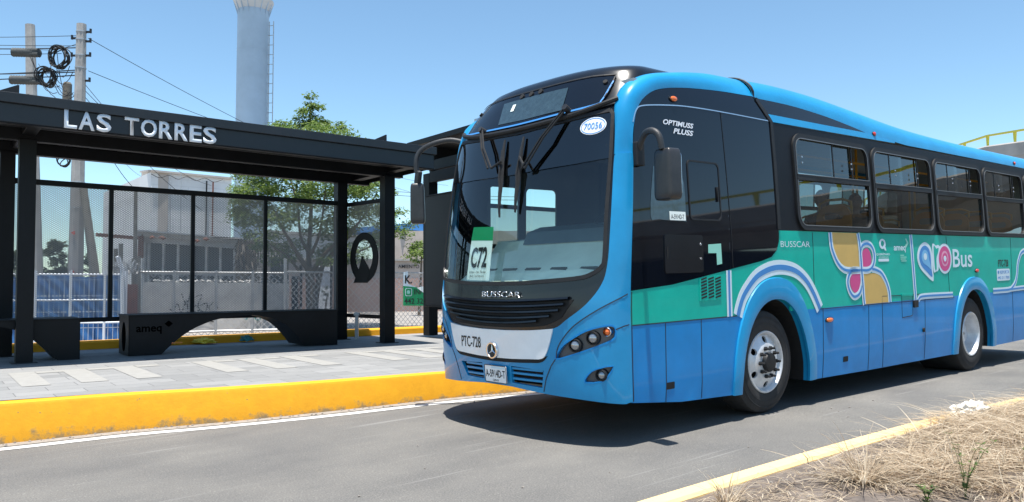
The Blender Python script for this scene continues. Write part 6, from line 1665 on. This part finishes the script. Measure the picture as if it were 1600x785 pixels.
# overhead wires: each a thing of its own
WIRES = [((-420, 40), 30, (127, 56), 19.5, .4, 'thin overhead wire crossing to the top of the thick pole'), ((-420, 48), 30, (125, 72), 19.5, .3, 'thin overhead wire just below the topmost one'),
         ((-420, 45), 26, (118, 75), 19.6, .5, 'heavy overhead cable above the upper splice case'), ((-420, 100), 26, (118, 113), 19.6, .35, 'heavy overhead cable above the lower splice case'),
         ((-420, 70), 28, (96, 84), 19.8, .3, 'thin wire left of the upper coil'), ((-420, 115), 27, (118, 110), 19.6, .3, 'second heavy cable above the lower splice case'), ((-420, 132), 27, (120, 118), 19.6, .2, 'thin wire just under the lower heavy cable'),
         ((138, 60), 19.5, (640, 300), 42, .8, 'long wire falling from the thick pole top towards the tree'), ((138, 111), 19.5, (700, 290), 48, 1., 'lower long wire falling from the thick pole to the right'),
         ((131, 140), 19.5, (330, 290), 36, .8, 'wire dropping from the thick pole behind the shelter roof'), ((131, 150), 19.5, (420, 380), 30, 1.3, 'service wire running down across the white building'),
         ((131, 170), 19.5, (221, 276), 48, .5, 'service wire reaching the corner of the white building'), ((60, 100), 24., (118, 150), 19.6, .3, 'looping wire between the two poles'), ((48, 75), 24., (127, 66), 19.5, .25, 'wire linking the tops of the two poles'),
         ((600, 298), 60, (820, 308), 60, .2, 'distant wire seen right of the shelter, upper'), ((600, 304), 60, (820, 313), 60, .2, 'distant wire seen right of the shelter, lower'),
         ((131, 130), 19.5, (260, 262), 60, .6, 'thin drop wire left of the white building, upper of two'), ((131, 160), 19.5, (215, 300), 21, .5, 'wire from the thick pole to the green mast')]
for (pa, Ya, pb, Yb, sag, lb) in WIRES:
    a, b = at(*pa, Ya), at(*pb, Yb); q = MB(); n_ = 20
    r_ = .015 if 'heavy' in lb else (.008 if 'distant' not in lb else .02)
    q.tube([a.lerp(b, i / n_) - Vector((0, 0, sag * 4 * (i / n_) * (1 - i / n_) * .5)) for i in range(n_ + 1)], r_, 5); solo('overhead_wire', lb, 'wire', q, 'cable', a, 'overhead wires round the poles')
# short slack loops
for k in range(9):
    rg = random.Random(30 + k); a = at(rg.uniform(45, 110), rg.uniform(80, 130), 19.7); b = at(rg.uniform(75, 122), rg.uniform(100, 150), 19.6); q = MB(); n_ = 12
    q.tube([a.lerp(b, i / n_) - Vector((0, 0, rg.uniform(.28, .32) * 4 * (i / n_) * (1 - i / n_))) for i in range(n_ + 1)], .009, 5); solo('slack_wire', 'thin slack black wire looping among the coils between the poles', 'wire', q, 'cable', a, 'slack wires looping among the cable coils')

# pink and cream walls, far yard
pw = thing('yard_wall', 'long pink and cream painted wall beyond the tree, with a doorway', 'wall', at(560, 445, 40)); pw.location.z = GZ
keep(facade('lower_wall', 452, 1100, 435, 435, 38, 44, .25, M['pinkwall']), pw)
keep(facade('upper_wall', 452, 1100, 406, 413, 38.05, 44.05, .2, M['creamwall'], None, at(452, 435, 38).z + .002), pw)
keep(facade('coping', 452, 1100, 403, 411, 37.9, 43.9, .5, M['concrete'], None, at(452, 406.5, 38).z), pw)
gd = facade('gate_panel', 497, 517, 414, 414, 37.6, 37.8, .1, M['letters']); keep(gd, pw)
bar('gate_frame', at(496, 412, 37.5), at(518, 412, 37.7), .1, .1, 'steel', pw)
for px in (496, 518): a = at(px, 412, 37.5); bar('gate_frame', a, Vector((a.x, a.y, GZ)), .1, .1, 'steel', pw)
A2 = at(600, 425, 39.2); B2 = at(690, 426, 40.); dv = (B2 - A2).normalized(); nn = Vector((dv.y, -dv.x, 0))
p0 = at(628, 420, 39.5)
def YM(x, z, o): p = at(600, 420, 39.30) + (at(700, 420, 40.25) - at(600, 420, 39.30)).normalized() * x; return Vector((p.x, p.y - .12 - o, z))
def ypx(px): return (px - 600) / 100 * (at(700, 420, 40.25) - at(600, 420, 39.30)).length
o = text('wall_lettering', 'AMIENTO', (ypx(622), ypx(655), at(640, 419.5, 39.5).z, at(640, 414, 39.5).z), YM, M['ink'], None, .004, .01); keep(o, pw)
# white gable building behind the tree and roofs at right
fb = thing('far_building', 'pale low building behind the tree with a grey roof line', 'building', at(500, 445, 46)); fb.location.z = GZ
keep(facade('wall', 425, 560, 365, 372, 46, 48, 8, M['bldg']), fb); keep(facade('roof', 420, 565, 360, 368, 45.8, 47.8, 9, M['concrete'], None, at(425, 366, 46).z), fb)
fb2 = thing('far_building', 'cream building with a small blue band at the far right behind the shelters', 'building', at(700, 445, 55)); fb2.location.z = GZ
keep(facade('wall', 600, 1000, 361, 361, 54, 58, 8, M['creamwall']), fb2); keep(facade('blue_band', 628, 720, 350, 350, 54, 58, 8.2, M['decalblue'], None, at(700, 360.5, 55).z), fb2)
# white gate post/grey cabinet left of tree
o = facade('cabinet', 424, 450, 405, 403, 27, 27.2, .6, M['sheet']); tag(o, 'grey sheet metal cabinet between the shed and the tree', 'cabinet')
for px, y0, Yk, lb, mt in ((461, 432, 26, 'thick black stump post left of the tree trunk', 'steel'), (470, 415, 27, 'thin dark post beside the tree trunk', 'steel'), (446, 404, 21.9, 'steel corner post of the chain link fence near the tree', 'galv')):
    q = MB(); b_ = at(px, 480, Yk); b_.z = GZ; q.tube([b_, at(px, y0, Yk)], .12 if px == 461 else .05, 8); solo('yard_post', lb, 'post', q, mt, b_)
# phone sign on the fence
sg = thing('phone_sign', 'torn green and white banner with a phone number on the chain link fence', 'banner', at(640, 450, 24.9))
SA0 = at(629.5, 480, 24.75); SA1 = at(672, 480, 25.45); sdv = (SA1 - SA0).normalized(); PXM = (SA1 - SA0).length / 42.5
def PM(px, py, o): p = SA0 + sdv * ((px - 629.5) * PXM); return Vector((p.x, p.y - o - .02, at(px, py, p.y).z)) - sg.location
patch('banner', [(630, 478), (630, 447), (650, 449), (664, 458), (700, 461), (700, 478)], PM, M['signgreen'], sg, (), 8, 0, .01)
patch('banner_top', [(630, 447), (630, 426), (637, 424), (637, 444), (650, 449)], PM, M['decal'], sg, (), 8, 0, .01)
patch('banner_tear', [(651, 450), (664, 447), (700, 440), (700, 455), (662, 458)], PM, M['paper'], sg, (), 8, .02, .01)
text('sign_text', 'K.', (632.5, 643.5, 443.5, 430.5), PM, M['ink'], sg, .012, .03)
text('sign_text', 'INFO', (647, 668, 460.5, 452), PM, M['ink'], sg, .012, .01); text('sign_text', '442 327 27', (632, 680, 475, 466.5), PM, M['ink'], sg, .012, .01)
stroke('phone_symbol', rrect(633.5, 643, 451, 462.5, 2) + [(643, 460.5)], .8, PM, M['decal'], sg, .012, .004); patch('phone_symbol', ell(638, 456.7, 2.6, 3, 12), PM, M['lightgreen'], sg, (), 8, .012, .002)

# ------------------------------------------------------------------ trees
def leaves(clusters, n, size, seed, flat=.5):
    rg = random.Random(seed); mb = MB(); V = []; Fc = []
    for (c, r) in clusters:
        m_ = int(n * (r[0] * r[1] * r[2]) ** (1 / 3) ** 1)
        for _ in range(m_):
            d = Vector((rg.gauss(0, 1), rg.gauss(0, 1), rg.gauss(0, 1))).normalized() * rg.random() ** .45
            p = Vector(c) + Vector((d.x * r[0], d.y * r[1], d.z * r[2]))
            a = rg.uniform(0, 2 * PI); t = Vector((math.cos(a), math.sin(a), rg.uniform(-.9, .35))).normalized(); s_ = t.cross(Vector((rg.gauss(0, .4), rg.gauss(0, .4), 1))).normalized(); L_ = size * rg.uniform(.6, 1.4); w_ = L_ * .22
            k = len(V); V += [p, p + t * L_ * .5 + s_ * w_, p + t * L_, p + t * L_ * .5 - s_ * w_]; Fc.append((k, k + 1, k + 2, k + 3))
    mb.v = [tuple(v) for v in V]; mb.f = [list(f) for f in Fc]; return mb
TYD = 25.
def T3(px, y, dy=0): return at(px, y, TYD + dy)
tbase = T3(488, 497); tbase.z = GZ
tr = thing('tree', 'leafy green tree with several trunks behind the right half of the shelter', 'tree', tbase)
q = MB()
def limb(pts, r0, r1, n=7): 
    P = [Vector(p) for p in crom([tuple(p) for p in pts], 4)]; q.tube(P, [r0 + (r1 - r0) * i / (len(P) - 1) for i in range(len(P))], n)
limb([tbase, T3(486, 460), T3(484, 425)], .19, .13); limb([T3(492, 475, .1), T3(498, 440, .2), T3(505, 415, .3), T3(520, 395, .5)], .11, .05)
for P_l, r in (((486, 428), (470, 405), (455, 380), (440, 355), (430, 330)), .13), (((484, 425), (482, 395), (485, 360), (486, 310), (485, 250), (485, 190), (486, 160)), .12), (((488, 425), (505, 400), (525, 380), (550, 360), (575, 330)), .11), (((484, 432), (465, 420), (450, 400), (425, 385), (405, 360)), .08), (((490, 430), (510, 412), (540, 400), (580, 385), (610, 360)), .08), (((485, 400), (498, 370), (505, 330), (510, 280)), .08), (((486, 400), (470, 370), (465, 320), (450, 270)), .08), (((500, 415), (530, 390), (560, 350), (590, 300)), .07):
    rg = random.Random(len(P_l) + int(r * 100)); d0 = rg.uniform(-.5, .5); limb([T3(x, y, d0 * i) for i, (x, y) in enumerate(P_l)], r * .72, .02)
q.v = [tuple(Vector(v) - tbase) for v in q.v]; q.build('trunk', M['bark'], tr, 50)
cl = []; rg = random.Random(11)
mpx = TYD / F
def crown_ok(px, y):
    # outline of this tree's crown
    R_ = [(165, 484, 14), (190, 484, 30), (206, 478, 72), (230, 478, 82), (260, 478, 100), (300, 492, 124), (340, 500, 132), (370, 500, 122), (395, 505, 100), (408, 512, 70)]
    for a, b in zip(R_, R_[1:]):
        if a[0] <= y <= b[0]:
            t = (y - a[0]) / (b[0] - a[0]); c = a[1] + (b[1] - a[1]) * t; h = a[2] + (b[2] - a[2]) * t; return abs(px - c) / h
    return 9
k = 0
while k < 230:
    px = rg.uniform(360, 640); y = rg.uniform(160, 408); q_ = crown_ok(px, y)
    if q_ > 1: continue
    if q_ < .45 and rg.random() < .35: continue
    if y > 350 and rg.random() < .45: continue
    h_ = 130 * (1 - q_ ** 2) ** .5 * mpx; s_ = rg.uniform(.20, .48)
    if y < 200: h_ *= .2; s_ *= .55
    cl.append((T3(px, y, rg.uniform(-h_, h_)) - tbase, (s_ * 1.15, s_ * 1.1, s_ * .62))); k += 1
for (px, y, s_) in ((485, 150, .22), (487, 165, .25), (480, 178, .28), (492, 185, .25), (474, 192, .3), (500, 192, .22), (530, 195, .2), (415, 200, .22), (437, 193, .22), (370, 330, .22), (378, 350, .25), (385, 365, .22), (640, 350, .25), (650, 385, .3), (645, 398, .3), (620, 330, .3), (632, 365, .3)): cl.append((T3(px, y, rg.uniform(-.4, .4)) - tbase, (s_ * 1.2, s_, s_ * .7)))
leaves(cl, 640, .11, 3).build('crown', M['leaf'], tr, None, 0, False)
# young shrub to the right and far dark trees at the left
def bush(name, label, px, y_top, y_bot, wpx, Y, n, size, m, seed, nc=26, cat='tree'):
    b_ = at(px, 470, Y); b_.z = GZ; t = thing(name, label, cat, b_); k_ = Y / F; rg = random.Random(seed); cl = []
    zt, zb_ = at(px, y_top, Y).z - GZ, at(px, y_bot, Y).z - GZ; hw = wpx * k_ * .5
    for i in range(nc):
        a = rg.uniform(0, 2 * PI); u = rg.random(); z_ = zb_ + (zt - zb_) * u; rad = hw * (1 - abs(2 * u - .8) ** 2.2 * .45) * rg.random() ** .5 * .85; s_ = hw * rg.uniform(.22, .4)
        cl.append((Vector((math.cos(a) * rad, math.sin(a) * rad, z_)), (s_, s_, s_ * .75)))
    leaves(cl, n, size, seed).build('crown', M[m], t, None, 0, False)
    q = MB(); q.tube([(0, 0, 0), (.1, 0, (zb_ + zt) / 2)], [.05 * hw + .05, .03], 6); q.build('trunk', M['bark'], t)
bush('tree', 'round dark tree over the blue sheets left of the poles', 84, 378, 440, 46, 45, 420, .26, 'leafdark', 5)
bush('tree', 'small dark tree peeking out between the thick pole and its leaning brace', 137, 395, 440, 22, 45, 420, .22, 'leafdark', 6, 14)
bush('shrub', 'pale green shrub between the shelter end column and the second shelter', 655, 378, 412, 40, 34, 380, .14, 'leaf', 8, 18, 'shrub')
bush('tree', 'dark tree far behind at the left edge, half hidden by the shelter column', 20, 395, 445, 60, 55, 300, .3, 'leafdark', 9)
bush('shrub', 'potted shrub by the white gate in the pink wall', 508, 447, 470, 12, 36.8, 500, .10, 'leafdark', 12, 10, 'shrub')

# ------------------------------------------------------------------ overpass beside the road
ov = thing('overpass', 'grey concrete overpass ramp with yellow railing beside the road', 'overpass', (25, 20, 0))
def ov_c(y): # near edge x and deck height at y
    return 24.2 + .002 * (y - 10) ** 2 * (1 if y > 10 else .15), 3.4 + .12 * y - (0 if y < 42 else (.01 * (y - 42) ** 2 if y < 50 else .64 + .16 * (y - 50)))
ysn = [-60 + 4 * i for i in range(46)]
def sweep(name, prof, m, sm=None):
    q = MB(); vs = []
    for y in ysn:
        x, z = ov_c(y); vs += [(x + dx - 25, y - 20, z + dz) for dx, dz in prof]
    n = len(prof); q.add(vs, [(i * n + j, i * n + (j + 1) % n, (i + 1) * n + (j + 1) % n, (i + 1) * n + j) for i in range(len(ysn) - 1) for j in range(n)]); return q.build(name, M[m], ov, sm)
sweep('deck', [(0, 0), (9, 0), (9, -.35), (7.2, -.5), (6.4, -1.7), (2.6, -1.7), (1.8, -.5), (0, -.35)], 'overp')
sweep('parapet', [(-.05, -.1), (-.05, .55), (.02, .62), (.22, .62), (.28, .5), (.28, -.1)], 'overp'); sweep('parapet', [(8.75, .0), (8.75, .6), (9.05, .6), (9.05, .0)], 'overp')
sweep('railing', [(.06, 1.14), (.18, 1.14), (.18, 1.24), (.06, 1.24)], 'yellowrail')
for y in range(-40, 110, 3):
    x, z = ov_c(y); q = MB(); q.prism([(.05, .62), (.19, .62), (.24, 1.14), (.0, 1.14)], lambda a, b: (x + .1 - 25, y - 20 + a - .12, z + b), lambda a, b: (x + .16 - 25, y - 20 + a - .12, z + b)); q.build('rail_post', M['yellowrail'], ov)
for y in range(-50, 120, 22):
    x, z = ov_c(y); q = MB(); q.bx(x + 3 - 25, x + 6 - 25, y - .6 - 20, y + .6 - 20, -2, z - 1.65); q.build('pier', M['overp'], ov)
    q = MB(); q.bx(x + .8 - 25, x + 8.2 - 25, y - .9 - 20, y + .9 - 20, z - 2.2, z - 1.69); q.build('pier_cap', M['overp'], ov)
# far side of the underpass: unseen dark wall added to darken the glass reflections
rw_ = MB(); rw_.bx(50, 50.5, -60, 110, -2, 3.8); solo('reflection_backdrop', 'dark unseen wall added beyond the overpass to darken the glass reflections', 'wall', rw_, 'steel2', (50, 20, 0))
# ------------------------------------------------------------------ sky and sun
SUN_EL, SUN_AZ = 81.5, 0.0
w = bpy.data.worlds.new('World'); sc.world = w; w.use_nodes = True
N = w.node_tree.nodes; K = w.node_tree.links
sky = N.new('ShaderNodeTexSky'); sky.sky_type = 'NISHITA'; sky.sun_disc = False
sky.sun_elevation = math.radians(SUN_EL); sky.sun_rotation = math.radians(180); sky.altitude = 1800; sky.air_density = 1.0; sky.dust_density = 1.0; sky.ozone_density = .35
tn = N.new('ShaderNodeMix'); tn.data_type = 'RGBA'; tn.blend_type = 'MULTIPLY'; tn.inputs['Factor'].default_value = 1; tn.inputs['B'].default_value = (.86, 1.015, .99, 1)
K.new(sky.outputs[0], tn.inputs['A']); K.new(tn.outputs['Result'], N['Background'].inputs['Color']); N['Background'].inputs['Strength'].default_value = .118
sd = bpy.data.lights.new('sun', 'SUN'); so = bpy.data.objects.new('sun', sd); COL.objects.link(so)
sd.energy = 4.6; sd.angle = math.radians(.5); sd.color = (1, .95, .875)
el = math.radians(SUN_EL)
# the sun stands high behind the camera, a touch to its left
dirv = Vector((-.05 * math.cos(el), -math.cos(el), math.sin(el))).normalized()
so.rotation_euler = dirv.to_track_quat('Z', 'Y').to_euler()
vs_ = sc.view_settings; vs_.view_transform = 'Standard'; vs_.look = 'None'; vs_.exposure = .88; vs_.gamma = 1; vs_.use_curve_mapping = False
sc.cycles.max_bounces = 10; sc.cycles.transparent_max_bounces = 24; sc.cycles.use_denoising = True
